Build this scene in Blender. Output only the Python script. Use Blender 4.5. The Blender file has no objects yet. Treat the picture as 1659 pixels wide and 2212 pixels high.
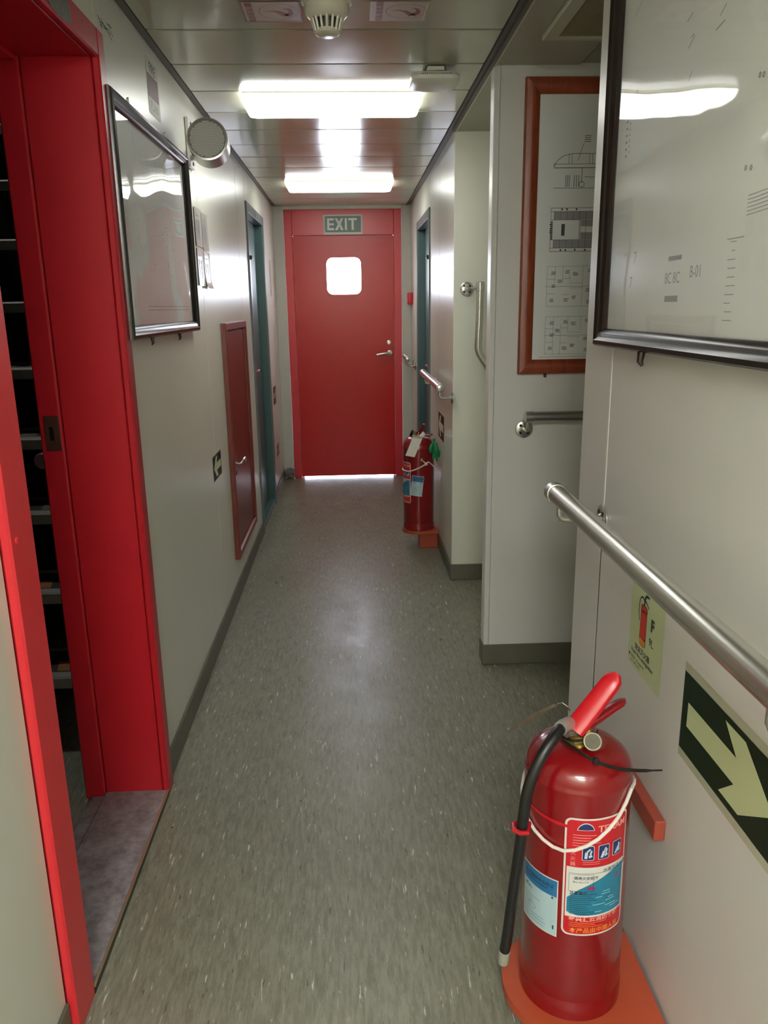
import bpy, bmesh, math, random
from mathutils import Vector, Matrix
random.seed(4)
scene = bpy.context.scene
COL = scene.collection
PI = math.pi

# ---------------------------------------------------------------- camera
cam_data = bpy.data.cameras.new('camera')
cam = bpy.data.objects.new('camera', cam_data)
COL.objects.link(cam)
cam_data.sensor_fit = 'HORIZONTAL'
cam_data.sensor_width = 36.0
cam_data.lens = 1683.27 / 1659 * 36.0
cam_data.clip_start = 0.02
RW = Matrix(((0.99900517, 0.02464699, -0.03716437),
             (-0.04220187, 0.25321122, -0.96649008),
             (-0.01441064, 0.967097, 0.25399947)))
M4 = RW.to_4x4()
M4.translation = Vector((0, 0, 1.37))
cam.matrix_world = M4
scene.camera = cam

# ---------------------------------------------------------------- view, world, daylight portal
vs = scene.view_settings
vs.view_transform = 'Standard'
vs.look = 'None'
vs.exposure = 0.32
vs.gamma = 1.0
vs.use_curve_mapping = False
world = bpy.data.worlds.new('overcast_sky')
scene.world = world
world.use_nodes = True
bg = world.node_tree.nodes['Background']
bg.inputs[0].default_value = (0.80, 0.86, 1.0, 1)
bg.inputs[1].default_value = 26.0
LAMP = 8.5            # ceiling lamp diffusers
LAMP_REAR = 80.0      # unseen lamps behind the viewpoint, strength raised to brighten the near end
LAMP_WELL = 45.0
LAMP_WARM = (0.985, 1.0, 0.955)
scene.cycles.max_bounces = 10
scene.cycles.diffuse_bounces = 6
scene.cycles.glossy_bounces = 5
scene.cycles.sample_clamp_indirect = 6.0
scene.cycles.caustics_reflective = False
scene.cycles.caustics_refractive = False
for (px_, pz_, w_, h_) in ((-0.042, 1.612, 0.30, 0.30), (-0.04, 0.008, 0.82, 0.03)):
    al = bpy.data.lights.new('daylight_portal', 'AREA')
    al.shape = 'RECTANGLE'; al.size = w_; al.size_y = h_
    al.cycles.is_portal = True
    ao = bpy.data.objects.new('daylight_portal', al)
    COL.objects.link(ao)
    ao.location = (px_, 6.50, pz_)
    ao.rotation_euler = (-PI / 2, 0, 0)


# ---------------------------------------------------------------- materials
def lin(c):
    out = []
    for v in c:
        v /= 255.0
        out.append(v / 12.92 if v <= 0.04045 else ((v + 0.055) / 1.055) ** 2.4)
    return (out[0], out[1], out[2], 1.0)


MATS = {}


def mat(name, rgb, rough=0.5, metal=0.0, coat=0.0, bump=0.0, bscale=200.0, var=0.0, vscale=4.0,
        var_rgb=None, spec=0.5, emit=None, estr=0.0, rvar=0.0, bstretch=(1, 1, 1), vstretch=(1, 1, 1), coat_rough=0.05, trans=0.0, bdist=0.002):
    if name in MATS:
        return MATS[name]
    m = bpy.data.materials.new(name)
    m.use_nodes = True
    nt = m.node_tree
    b = nt.nodes['Principled BSDF']
    b.inputs['Base Color'].default_value = lin(rgb)
    b.inputs['Roughness'].default_value = rough
    b.inputs['Metallic'].default_value = metal
    b.inputs['Specular IOR Level'].default_value = spec
    b.inputs['Coat Weight'].default_value = coat
    b.inputs['Coat Roughness'].default_value = coat_rough
    b.inputs['Transmission Weight'].default_value = trans
    if emit:
        b.inputs['Emission Color'].default_value = emit + (1,)
        b.inputs['Emission Strength'].default_value = estr
    geo = None

    def coords(st):
        nonlocal geo
        if geo is None:
            geo = nt.nodes.new('ShaderNodeNewGeometry')
        mp = nt.nodes.new('ShaderNodeMapping')
        mp.inputs['Scale'].default_value = st
        nt.links.new(geo.outputs['Position'], mp.inputs['Vector'])
        return mp.outputs['Vector']
    if var > 0:
        n = nt.nodes.new('ShaderNodeTexNoise')
        n.inputs['Scale'].default_value = vscale
        n.inputs['Detail'].default_value = 6
        n.inputs['Roughness'].default_value = 0.65
        nt.links.new(coords(vstretch), n.inputs['Vector'])
        r = nt.nodes.new('ShaderNodeValToRGB')
        r.color_ramp.elements[0].position = 0.35
        r.color_ramp.elements[1].position = 0.65
        a = lin(rgb)
        c2 = lin(var_rgb) if var_rgb else tuple(x * 0.75 for x in a[:3]) + (1,)
        r.color_ramp.elements[0].color = tuple(a[i] * (1 - var) + c2[i] * var for i in range(3)) + (1,)
        r.color_ramp.elements[1].color = a
        nt.links.new(n.outputs['Fac'], r.inputs['Fac'])
        nt.links.new(r.outputs['Color'], b.inputs['Base Color'])
        if rvar > 0:
            mr = nt.nodes.new('ShaderNodeMapRange')
            mr.inputs['From Min'].default_value = 0.3
            mr.inputs['From Max'].default_value = 0.7
            mr.inputs['To Min'].default_value = max(0.02, rough - rvar)
            mr.inputs['To Max'].default_value = rough + rvar
            nt.links.new(n.outputs['Fac'], mr.inputs['Value'])
            nt.links.new(mr.outputs['Result'], b.inputs['Roughness'])
    if bump > 0:
        n2 = nt.nodes.new('ShaderNodeTexNoise')
        n2.inputs['Scale'].default_value = bscale
        n2.inputs['Detail'].default_value = 2
        nt.links.new(coords(bstretch), n2.inputs['Vector'])
        bp = nt.nodes.new('ShaderNodeBump')
        bp.inputs['Strength'].default_value = bump
        bp.inputs['Distance'].default_value = bdist
        nt.links.new(n2.outputs['Fac'], bp.inputs['Height'])
        nt.links.new(bp.outputs['Normal'], b.inputs['Normal'])
    MATS[name] = m
    return m


def floor_material():
    m = bpy.data.materials.new('marbled_vinyl')
    m.use_nodes = True
    nt = m.node_tree
    b = nt.nodes['Principled BSDF']
    geo = nt.nodes.new('ShaderNodeNewGeometry')
    L = nt.links.new

    def noise(scale, st, detail=3.0, rough=0.5, loc=(0, 0, 0)):
        mp = nt.nodes.new('ShaderNodeMapping')
        mp.inputs['Scale'].default_value = st
        mp.inputs['Location'].default_value = loc
        mp.inputs['Rotation'].default_value = (0, 0, 0.06)
        L(geo.outputs['Position'], mp.inputs['Vector'])
        n = nt.nodes.new('ShaderNodeTexNoise')
        n.inputs['Scale'].default_value = scale
        n.inputs['Detail'].default_value = detail
        n.inputs['Roughness'].default_value = rough
        L(mp.outputs['Vector'], n.inputs['Vector'])
        return n.outputs['Fac']

    def ramp(f, stops):
        r = nt.nodes.new('ShaderNodeValToRGB')
        e = r.color_ramp.elements
        while len(e) < len(stops):
            e.new(0.5)
        for k, (p, c) in enumerate(stops):
            e[k].position = p
            e[k].color = c
        L(f, r.inputs['Fac'])
        return r.outputs['Color']

    def mix(f, a, c):
        x = nt.nodes.new('ShaderNodeMix')
        x.data_type = 'RGBA'
        L(f, x.inputs['Factor'])
        L(a, x.inputs['A'])
        if isinstance(c, tuple):
            x.inputs['B'].default_value = c
        else:
            L(c, x.inputs['B'])
        return x.outputs['Result']
    base = ramp(noise(9, (1, 0.35, 1), 6, 0.75), [(0.3, lin((97, 95, 79))), (0.7, lin((119, 117, 101)))])
    fine = ramp(noise(90, (1, 0.16, 1), 5, 0.75), [(0.40, (0, 0, 0, 1)), (0.60, (1, 1, 1, 1))])
    base = mix(fine, base, lin((131, 129, 114)))
    W0, W1 = (0, 0, 0, 1), (1, 1, 1, 1)
    white = ramp(noise(110, (1, 0.13, 1), 3.5, 0.6, (3, 1, 0)), [(0.635, W0), (0.70, W1)])
    base = mix(white, base, lin((192, 190, 178)))
    dark = ramp(noise(130, (1, 0.14, 1), 3.5, 0.6, (8, 5, 0)), [(0.635, W0), (0.69, W1)])
    base = mix(dark, base, lin((78, 75, 60)))
    spot = ramp(noise(42, (1, 0.8, 1), 2.0, 0.4, (21, 4, 0)), [(0.775, W0), (0.785, W1)])
    base = mix(spot, base, lin((40, 36, 30)))
    L(base, b.inputs['Base Color'])
    rr = nt.nodes.new('ShaderNodeMapRange')
    rr.inputs['From Min'].default_value = 0.3
    rr.inputs['From Max'].default_value = 0.7
    rr.inputs['To Min'].default_value = 0.27
    rr.inputs['To Max'].default_value = 0.44
    L(noise(5, (1, 0.5, 1), 5, 0.7, (2, 9, 0)), rr.inputs['Value'])
    L(rr.outputs['Result'], b.inputs['Roughness'])
    bp = nt.nodes.new('ShaderNodeBump')
    bp.inputs['Strength'].default_value = 0.15
    bp.inputs['Distance'].default_value = 0.001
    L(noise(60, (1, 1, 1), 3), bp.inputs['Height'])
    L(bp.outputs['Normal'], b.inputs['Normal'])
    return m


def glass_clear(name, wav=0.0, wscale=3.0):
    """thin clear acrylic sheet: mostly see-through, mirror-like at the surface"""
    m = bpy.data.materials.new(name)
    m.use_nodes = True
    nt = m.node_tree
    for n in list(nt.nodes):
        nt.nodes.remove(n)
    out = nt.nodes.new('ShaderNodeOutputMaterial')
    tr = nt.nodes.new('ShaderNodeBsdfTransparent')
    gl = nt.nodes.new('ShaderNodeBsdfGlossy')
    gl.inputs['Roughness'].default_value = 0.03
    fr = nt.nodes.new('ShaderNodeFresnel')
    g0 = nt.nodes.new('ShaderNodeNewGeometry')
    ior = nt.nodes.new('ShaderNodeMapRange')
    ior.inputs['To Min'].default_value = 1.5
    ior.inputs['To Max'].default_value = 1 / 1.5
    nt.links.new(g0.outputs['Backfacing'], ior.inputs['Value'])
    nt.links.new(ior.outputs['Result'], fr.inputs['IOR'])
    mx = nt.nodes.new('ShaderNodeMixShader')
    nt.links.new(fr.outputs[0], mx.inputs[0])
    nt.links.new(tr.outputs[0], mx.inputs[1])
    nt.links.new(gl.outputs[0], mx.inputs[2])
    nt.links.new(mx.outputs[0], out.inputs[0])
    if wav > 0:
        geo = nt.nodes.new('ShaderNodeNewGeometry')
        n = nt.nodes.new('ShaderNodeTexNoise')
        n.inputs['Scale'].default_value = wscale
        n.inputs['Detail'].default_value = 1.0
        nt.links.new(geo.outputs['Position'], n.inputs['Vector'])
        bp = nt.nodes.new('ShaderNodeBump')
        bp.inputs['Strength'].default_value = wav
        bp.inputs['Distance'].default_value = 0.02
        nt.links.new(n.outputs['Fac'], bp.inputs['Height'])
        nt.links.new(bp.outputs['Normal'], gl.inputs['Normal'])
        nt.links.new(bp.outputs['Normal'], fr.inputs['Normal'])
    return m


WALL = mat('wall_laminate', (216, 216, 203), 0.30, var=0.25, vscale=2.2, var_rgb=(202, 200, 184), bump=0.05, bscale=420, spec=0.35, vstretch=(1, 1, 0.5))
WALL_COOL = mat('wall_laminate_grey', (218, 216, 213), 0.33, var=0.35, vscale=2.0, var_rgb=(204, 201, 188), bump=0.05, bscale=420, spec=0.4)
SEAM = mat('seam_strip', (236, 236, 230), 0.35)
CEIL = mat('ceiling_panel_enamel', (176, 174, 154), 0.17, var=0.2, vscale=3.0, bump=0.04, bscale=9, spec=0.5, rvar=0.04)
CEIL_SIDE = mat('side_ceiling_enamel', (160, 156, 136), 0.35, var=0.2, vscale=3.0)
CEIL_DARK = mat('ceiling_void', (40, 38, 30), 0.8)
CTRIM = mat('ceiling_trim', (92, 86, 70), 0.5, var=0.4, vscale=30)
CTRIM_L = mat('ceiling_trim_light', (190, 188, 172), 0.35)
FLOOR = floor_material()
BASEB = mat('baseboard_vinyl', (98, 96, 82), 0.45, var=0.4, vscale=14)
RED = mat('red_gloss_paint', (188, 12, 16), 0.26, coat=0.0, bump=0.10, bscale=34, var=0.25, vscale=5, var_rgb=(176, 10, 14), spec=0.35)
RED_FRAME = mat('red_frame_paint', (205, 44, 52), 0.30, bump=0.06, bscale=50, var=0.2, vscale=5)
RED_JAMB = mat('red_jamb_paint', (168, 24, 34), 0.34, bump=0.08, bscale=60, var=0.25, vscale=6)
TEAL = mat('teal_paint', (66, 94, 94), 0.35, bump=0.08, bscale=120, var=0.3, vscale=12)
TEAL_L = mat('teal_grey_frame', (98, 112, 112), 0.35, var=0.6, vscale=60, var_rgb=(88, 102, 104))
WOODRED = mat('red_brown_varnish', (114, 48, 38), 0.33, var=0.5, vscale=8, vstretch=(6, 6, 0.6), var_rgb=(98, 36, 28))
WOODFRAME = mat('cherry_wood', (146, 66, 34), 0.4, var=0.7, vscale=9, vstretch=(7, 1, 0.8), var_rgb=(104, 40, 20), bump=0.1)
BLACKFR = mat('black_lacquer', (34, 26, 22), 0.24, spec=0.4)
STEEL = mat('brushed_stainless', (208, 205, 196), 0.27, metal=0.92)
CHROME = mat('chrome', (206, 205, 198), 0.26, metal=0.85)
DARKMET = mat('dark_metal', (70, 66, 58), 0.4, metal=0.8)
BRASS = mat('brass', (176, 160, 78), 0.32, metal=0.9)
GALV = mat('worn_grey_plate', (160, 154, 158), 0.42, metal=0.2, var=0.6, vscale=34, var_rgb=(74, 68, 66), rvar=0.1)
EXTRED = mat('extinguisher_red', (124, 8, 16), 0.22, coat=0.35, bump=0.02, bscale=20)
DKRED = mat('dark_red_metal', (120, 14, 22), 0.3, coat=0.2)
ORANGE = mat('orange_red_paint', (166, 72, 44), 0.5, var=0.35, vscale=14, var_rgb=(168, 62, 34))
BLOCK = mat('brick_red_paint', (156, 66, 48), 0.5, var=0.3, vscale=20)
RUBBER = mat('black_rubber', (20, 19, 18), 0.4)
PLASTBLK = mat('black_plastic', (16, 14, 14), 0.35)
WHITE = mat('white_plastic', (236, 234, 226), 0.3)
OFFWHITE = mat('aged_white_plastic', (218, 214, 196), 0.25)
PAPER = mat('paper', (214, 213, 208), 0.55)
PAPER_W = mat('plan_paper', (242, 244, 242), 0.6, var=0.15, vscale=3)
INK = mat('ink', (52, 50, 50), 0.6)
INK_F = mat('faded_ink', (140, 142, 142), 0.6)
INK_FF = mat('very_faded_ink', (158, 162, 164), 0.6)
ROPE = mat('cotton_rope', (222, 214, 206), 0.75, bump=0.3, bscale=700)
GREEN = mat('green_rubber_glove', (10, 128, 76), 0.45)
SIGNG = mat('sign_dark_green', (18, 38, 22), 0.5, spec=0.2)
SIGNEXIT = mat('sign_grey_green', (62, 84, 76), 0.35)
GLOW = mat('photoluminescent_film', (196, 206, 160), 0.35, var=0.15, vscale=8)
GLOWEXIT = mat('pale_sign_film', (196, 200, 186), 0.35)
MAROON = mat('maroon_print', (104, 48, 54), 0.5, spec=0.12)
STKRED = mat('sticker_red', (132, 26, 36), 0.4)
STKBG = mat('sticker_pale', (184, 164, 148), 0.35)
LBLRED = mat('label_red', (178, 22, 34), 0.35)
LBLWHITE = mat('label_white', (206, 205, 198), 0.4)
LBLBLUE = mat('label_blue', (34, 118, 146), 0.4, var=0.4, vscale=60, var_rgb=(20, 90, 120))
STKBLUE = mat('sticker_blue', (42, 104, 148), 0.4)
STKPALE = mat('sticker_pale_blue', (168, 192, 198), 0.4)
NAVY = mat('pictogram_navy', (30, 44, 96), 0.4)
YELLOWP = mat('amber_print', (216, 130, 40), 0.45)
PINKP = mat('pink_print', (222, 150, 140), 0.45)
FIRERED = mat('pictogram_red', (196, 48, 38), 0.4)
ALU = mat('cast_aluminium', (205, 203, 198), 0.3, metal=0.75)
GRILLE = mat('perforated_grille', (224, 220, 216), 0.5)
STAIRMET = mat('stair_grey_paint', (96, 94, 88), 0.45, var=0.3, vscale=20)
NOSE = mat('nosing_aluminium', (170, 168, 160), 0.4, metal=0.3, var=0.3, vscale=40)
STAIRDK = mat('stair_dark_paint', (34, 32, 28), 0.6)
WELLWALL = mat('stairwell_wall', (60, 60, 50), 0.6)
HAZORANGE = mat('grip_orange', (150, 96, 52), 0.7)
HAZBLACK = mat('grip_black', (26, 24, 22), 0.8)
LAMPMAT = mat('lamp_diffuser', (250, 250, 245), 0.3, emit=LAMP_WARM, estr=LAMP)
LAMPREAR = mat('boosted_rear_diffuser', (250, 250, 245), 0.3, emit=LAMP_WARM, estr=LAMP_REAR)
LAMPWELL = mat('stair_lamp_diffuser', (250, 250, 245), 0.3, emit=LAMP_WARM, estr=LAMP_WELL)
ACRYL_W = glass_clear('wavy_acrylic', 0.10, 5.0)
ACRYL = glass_clear('clear_acrylic', 0.10, 4.0)
PANE = glass_clear('window_pane')
SLEEVE = glass_clear('plastic_sleeve', 0.4, 30.0)
DIRT = mat('black_grime', (42, 36, 30), 0.7, var=1.0, vscale=120, var_rgb=(150, 140, 128))


# ---------------------------------------------------------------- mesh builder
class MB:
    def __init__(s):
        s.bm = bmesh.new()

    def box(s, a, b, bev=0.0, seg=1):
        a, b = Vector(a), Vector(b)
        c = (a + b) / 2
        d = Vector((abs(b.x - a.x), abs(b.y - a.y), abs(b.z - a.z)))
        r = bmesh.ops.create_cube(s.bm, size=1.0)
        for v in r['verts']:
            v.co = Vector((v.co.x * d.x, v.co.y * d.y, v.co.z * d.z)) + c
        if bev > 0:
            es = list({e for v in r['verts'] for e in v.link_edges})
            bmesh.ops.bevel(s.bm, geom=es, offset=bev, segments=seg, affect='EDGES', profile=0.5)
        return s

    def poly(s, pts):
        vs_ = [s.bm.verts.new(p) for p in pts]
        s.bm.faces.new(vs_)
        return s

    def prism(s, pts, vec):
        vec = Vector(vec)
        a = [s.bm.verts.new(Vector(p)) for p in pts]
        b = [s.bm.verts.new(Vector(p) + vec) for p in pts]
        n = len(a)
        s.bm.faces.new(a[::-1])
        s.bm.faces.new(b)
        for i in range(n):
            s.bm.faces.new((a[i], a[(i + 1) % n], b[(i + 1) % n], b[i]))
        return s

    def tube(s, path, r, seg=14, cap=True):
        path = [Vector(p) for p in path]
        n = len(path)
        rs = r if isinstance(r, (list, tuple)) else [r] * n
        t = [(path[min(i + 1, n - 1)] - path[max(i - 1, 0)]).normalized() for i in range(n)]
        up = Vector((0, 0, 1))
        if abs(t[0].dot(up)) > 0.9:
            up = Vector((1, 0, 0))
        nrm = (up - t[0] * up.dot(t[0])).normalized()
        rings = []
        for i in range(n):
            nrm = (nrm - t[i] * nrm.dot(t[i])).normalized()
            bi = t[i].cross(nrm)
            rings.append([s.bm.verts.new(path[i] + (nrm * math.cos(2 * PI * k / seg) + bi * math.sin(2 * PI * k / seg)) * rs[i]) for k in range(seg)])
        for i in range(n - 1):
            for k in range(seg):
                s.bm.faces.new((rings[i][k], rings[i][(k + 1) % seg], rings[i + 1][(k + 1) % seg], rings[i + 1][k]))
        if cap:
            s.bm.faces.new(rings[0][::-1])
            s.bm.faces.new(rings[-1])
        return s

    def lathe(s, prof, org, axis=(0, 0, 1), seg=40):
        """prof: (radius, height) pairs along axis"""
        org = Vector(org)
        ax = Vector(axis).normalized()
        q = Vector((0, 0, 1)).rotation_difference(ax)
        rings = []
        for (r, h) in prof:
            if r < 1e-6:
                rings.append([s.bm.verts.new(org + q @ Vector((0, 0, h)))])
            else:
                rings.append([s.bm.verts.new(org + q @ Vector((r * math.cos(2 * PI * k / seg), r * math.sin(2 * PI * k / seg), h))) for k in range(seg)])
        for i in range(len(rings) - 1):
            A, B = rings[i], rings[i + 1]
            for k in range(seg):
                k2 = (k + 1) % seg
                if len(A) == 1 and len(B) == 1:
                    continue
                if len(A) == 1:
                    s.bm.faces.new((A[0], B[k2], B[k]))
                elif len(B) == 1:
                    s.bm.faces.new((A[k], A[k2], B[0]))
                else:
                    s.bm.faces.new((A[k], A[k2], B[k2], B[k]))
        for R, rev in ((rings[0], True), (rings[-1], False)):
            if len(R) > 1:
                s.bm.faces.new(R[::-1] if rev else R)
        return s

    def raw(s, verts, faces):
        vv = [s.bm.verts.new(v) for v in verts]
        for f in faces:
            try:
                s.bm.faces.new([vv[i] for i in f])
            except ValueError:
                pass
        return s

    def build(s, name, m, parent=None, org=None, sharp=35, fixn=True):
        if fixn:
            bmesh.ops.recalc_face_normals(s.bm, faces=s.bm.faces)
        if parent is not None:
            o_ = world_loc(parent)
        elif org is not None:
            o_ = Vector(org)
        else:
            xs = [v.co for v in s.bm.verts]
            o_ = Vector((sum(v.x for v in xs) / len(xs), sum(v.y for v in xs) / len(xs), min(v.z for v in xs)))
        for v in s.bm.verts:
            v.co -= o_
        lim = math.radians(sharp)
        for f in s.bm.faces:
            f.smooth = True
        for e in s.bm.edges:
            if len(e.link_faces) == 2:
                if e.calc_face_angle(0) > lim:
                    e.smooth = False
            else:
                e.smooth = False
        me = bpy.data.meshes.new(name)
        s.bm.to_mesh(me)
        s.bm.free()
        me.materials.append(m)
        o = bpy.data.objects.new(name, me)
        COL.objects.link(o)
        if parent is not None:
            o.parent = parent
        else:
            o.location = o_
        return o


def world_loc(o):
    l = Vector(o.location)
    while o.parent is not None:
        o = o.parent
        l += Vector(o.location)
    return l


def tag(o, label=None, cat=None, group=None, kind=None):
    if label:
        o['label'] = label
    if cat:
        o['category'] = cat
    if group:
        o['group'] = group
    if kind:
        o['kind'] = kind
    return o


def thing(name, loc, label, cat, group=None):
    o = bpy.data.objects.new(name, None)
    o.empty_display_size = 0.05
    COL.objects.link(o)
    o.location = loc
    return tag(o, label, cat, group)


def structure(name, mb, m, org=(0, 0, 0), label=None):
    o = mb.build(name, m, None, org)
    return tag(o, label, None, None, 'structure')


def setting_empty(name, loc=(0, 0, 0)):
    o = bpy.data.objects.new(name, None)
    COL.objects.link(o)
    o.location = loc
    o['kind'] = 'structure'
    return o


# ---------------------------------------------------------------- text as flat meshes
def text_geo(body, size, bold=0.0, align='LEFT', spacing=1.0):
    cu = bpy.data.curves.new('t', 'FONT')
    cu.body = body
    cu.size = size
    cu.offset = bold
    cu.align_x = align
    cu.space_character = spacing
    cu.resolution_u = 3
    ob = bpy.data.objects.new('t', cu)
    COL.objects.link(ob)
    dg = bpy.context.evaluated_depsgraph_get()
    me = bpy.data.meshes.new_from_object(ob.evaluated_get(dg))
    vs_ = [(v.co.x, v.co.y) for v in me.vertices]
    fs = [tuple(p.vertices) for p in me.polygons]
    bpy.data.objects.remove(ob)
    bpy.data.curves.remove(cu)
    bpy.data.meshes.remove(me)
    return vs_, fs


class Flat:
    """2D print collected in sign coordinates (x right, y up, metres), later put on a plane or a cylinder"""
    def __init__(s):
        s.v = []
        s.f = []
        s.glyph = set()

    def rect(s, x0, y0, x1, y1):
        return s.poly([(x0, y0), (x1, y0), (x1, y1), (x0, y1)])

    def poly(s, pts):
        b = len(s.v)
        s.v += pts
        s.f.append(tuple(range(b, b + len(pts))))
        return s

    def line(s, x0, y0, x1, y1, w):
        d = math.hypot(x1 - x0, y1 - y0) or 1e-6
        nx, ny = -(y1 - y0) / d * w / 2, (x1 - x0) / d * w / 2
        return s.poly([(x0 - nx, y0 - ny), (x1 - nx, y1 - ny), (x1 + nx, y1 + ny), (x0 + nx, y0 + ny)])

    def frame(s, x0, y0, x1, y1, w):
        s.rect(x0, y0, x1, y0 + w)
        s.rect(x0, y1 - w, x1, y1)
        s.rect(x0, y0 + w, x0 + w, y1 - w)
        return s.rect(x1 - w, y0 + w, x1, y1 - w)

    def ring(s, cx, cy, rx, ry, w, n=40):
        for k in range(n):
            a, b = 2 * PI * k / n, 2 * PI * (k + 1) / n
            s.poly([(cx + rx * math.cos(a), cy + ry * math.sin(a)), (cx + rx * math.cos(b), cy + ry * math.sin(b)),
                    (cx + (rx - w) * math.cos(b), cy + (ry - w) * math.sin(b)), (cx + (rx - w) * math.cos(a), cy + (ry - w) * math.sin(a))])
        return s

    def strokes(s, pts, ws):
        for i in range(len(pts) - 1):
            (x0, y0), (x1, y1) = pts[i], pts[i + 1]
            d = math.hypot(x1 - x0, y1 - y0) or 1e-6
            nx, ny = -(y1 - y0) / d, (x1 - x0) / d
            w0, w1 = ws[i] / 2, ws[i + 1] / 2
            s.poly([(x0 - nx * w0, y0 - ny * w0), (x1 - nx * w1, y1 - ny * w1), (x1 + nx * w1, y1 + ny * w1), (x0 + nx * w0, y0 + ny * w0)])
        return s

    def text(s, body, x, y, size, bold=0.0, align='LEFT', sx=1.0, rot=0.0, spacing=1.0):
        v, f = text_geo(body, size, bold, align, spacing)
        b = len(s.v)
        c, sn = math.cos(rot), math.sin(rot)
        s.v += [(x + (p[0] * sx) * c - p[1] * sn, y + (p[0] * sx) * sn + p[1] * c) for p in v]
        s.glyph.update(range(len(s.f), len(s.f) + len(f)))
        s.f += [tuple(i + b for i in q) for q in f]
        return s

    def cols(s, columns):
        """vertical strips (x, ylo, yhi) joined"""
        for i in range(len(columns) - 1):
            x0, a0, b0 = columns[i]
            x1, a1, b1 = columns[i + 1]
            s.poly([(x0, a0), (x1, a1), (x1, b1), (x0, b0)])
        return s

    def put(s, name, m, parent, org, right, up, off):
        org, right, up = Vector(org), Vector(right), Vector(up)
        nrm = right.cross(up).normalized()
        mb = MB()
        mb.raw([org + right * x + up * y + nrm * off for x, y in s.v], s.f)
        o_ = mb.build(name, m, parent, fixn=False)
        if name in ('plan_drawing', 'plan_line', 'plan_shading', 'smear'):
            o_['kind'] = 'stuff'
        return o_

    def wrap(s, name, m, parent, c, r, th0, z0, off, tilt=0.0):
        """x runs along the circumference to increasing angle"""
        mb = MB()
        ct, st = math.cos(tilt), math.sin(tilt)
        V, F = list(s.v), []
        for fi, f in enumerate(s.f):
            xs = [V[i][0] for i in f]
            k = int((max(xs) - min(xs)) / 0.005)
            if len(f) == 4 and k > 1 and fi not in s.glyph:
                a, b, c_, d = (V[i] for i in f)
                prev = (f[0], f[3])
                for q in range(1, k + 1):
                    u = q / k
                    V.append((a[0] + (b[0] - a[0]) * u, a[1] + (b[1] - a[1]) * u))
                    V.append((d[0] + (c_[0] - d[0]) * u, d[1] + (c_[1] - d[1]) * u))
                    F.append((prev[0], len(V) - 2, len(V) - 1, prev[1]))
                    prev = (len(V) - 2, len(V) - 1)
            else:
                F.append(f)
        P = []
        for x, y in V:
            x, y = x * ct - y * st, x * st + y * ct
            a = th0 + x / r
            P.append(Vector((c[0] + (r + off) * math.cos(a), c[1] + (r + off) * math.sin(a), z0 + y)))
        mb.raw(P, F)
        for v in [v for v in mb.bm.verts if not v.link_faces]:
            mb.bm.verts.remove(v)
        return mb.build(name, m, parent, fixn=False)


def rr_cols(x0, y0, x1, y1, r, n=14):
    out = []
    xs = [x0 + r * (1 - math.cos(PI / 2 * k / 5)) for k in range(6)]
    xs += [x0 + r + (x1 - x0 - 2 * r) * k / n for k in range(1, n)]
    xs += [x1 - r * (1 - math.cos(PI / 2 * (5 - k) / 5)) for k in range(6)]
    for x in xs:
        d = max(0, x0 + r - x, x - (x1 - r))
        h = r - math.sqrt(max(0, r * r - d * d))
        out.append((x, y0 + h, y1 - h))
    return out


def rrect_pts(cx, cz, hw, hh, r, n=8):
    pts = []
    for (sx, sz, a0) in ((1, 1, 0), (-1, 1, PI / 2), (-1, -1, PI), (1, -1, 3 * PI / 2)):
        for k in range(n + 1):
            a = a0 + PI / 2 * k / n
            pts.append((cx + sx * (hw - r) + r * math.cos(a), cz + sz * (hh - r) + r * math.sin(a)))
    return pts


def ring_plate(mb, outer, inner, y0, y1):
    """plate in the XZ plane between two equal-length loops, thickness y0..y1"""
    n = len(outer)
    L_ = {}
    for key, loop, y in (('of', outer, y0), ('if', inner, y0), ('ob', outer, y1), ('ib', inner, y1)):
        L_[key] = [mb.bm.verts.new((p[0], y, p[1])) for p in loop]
    for k in range(n):
        j = (k + 1) % n
        mb.bm.faces.new((L_['of'][k], L_['of'][j], L_['if'][j], L_['if'][k]))
        mb.bm.faces.new((L_['ob'][k], L_['ib'][k], L_['ib'][j], L_['ob'][j]))
        mb.bm.faces.new((L_['if'][k], L_['if'][j], L_['ib'][j], L_['ib'][k]))
        mb.bm.faces.new((L_['of'][k], L_['ob'][k], L_['ob'][j], L_['of'][j]))
    return mb


def rect_loop_from(inner, x0, z0, x1, z1):
    """outer rectangle points paired with a rounded inner loop (corner points exact)"""
    n = len(inner) // 4
    cs = [(x1, z1), (x0, z1), (x0, z0), (x1, z0)]
    out = []
    for q in range(4):
        for k in range(n):
            out.append(cs[q])
    # spread: first half of each corner fan on one edge, keep middle at corner
    res = []
    for i, p in enumerate(inner):
        q = i // n
        k = i % n
        c = cs[q]
        if k == n // 2:
            res.append(c)
        else:
            first = k < n // 2
            if (q % 2 == 0) == first:
                res.append((c[0], p[1]))
            else:
                res.append((p[0], c[1]))
    return res


# ================================================================ SETTING
XL, XR, YF, H = -0.58, 0.49, 6.40, 2.13
XN = 0.55            # nearer right wall
YA, YB = 3.80, 2.81  # faces that look back at the camera

structure('floor', MB().box((-2.4, -2.0, -0.12), (2.2, YF + 0.05, 0.0)), FLOOR)
structure('trim_1', MB().box((-0.6, YF + 0.05, -0.12), (0.6, 8.0, -0.02)), mat('outside_deck', (170, 170, 172), 0.7),
          label='pale open deck outside the exit door')

# ---- left wall in laminate panels
wl = setting_empty('wall_left')
edges = [2.075, 2.12, 3.245, 4.37, 4.73]
PG = 0.0015


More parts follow.
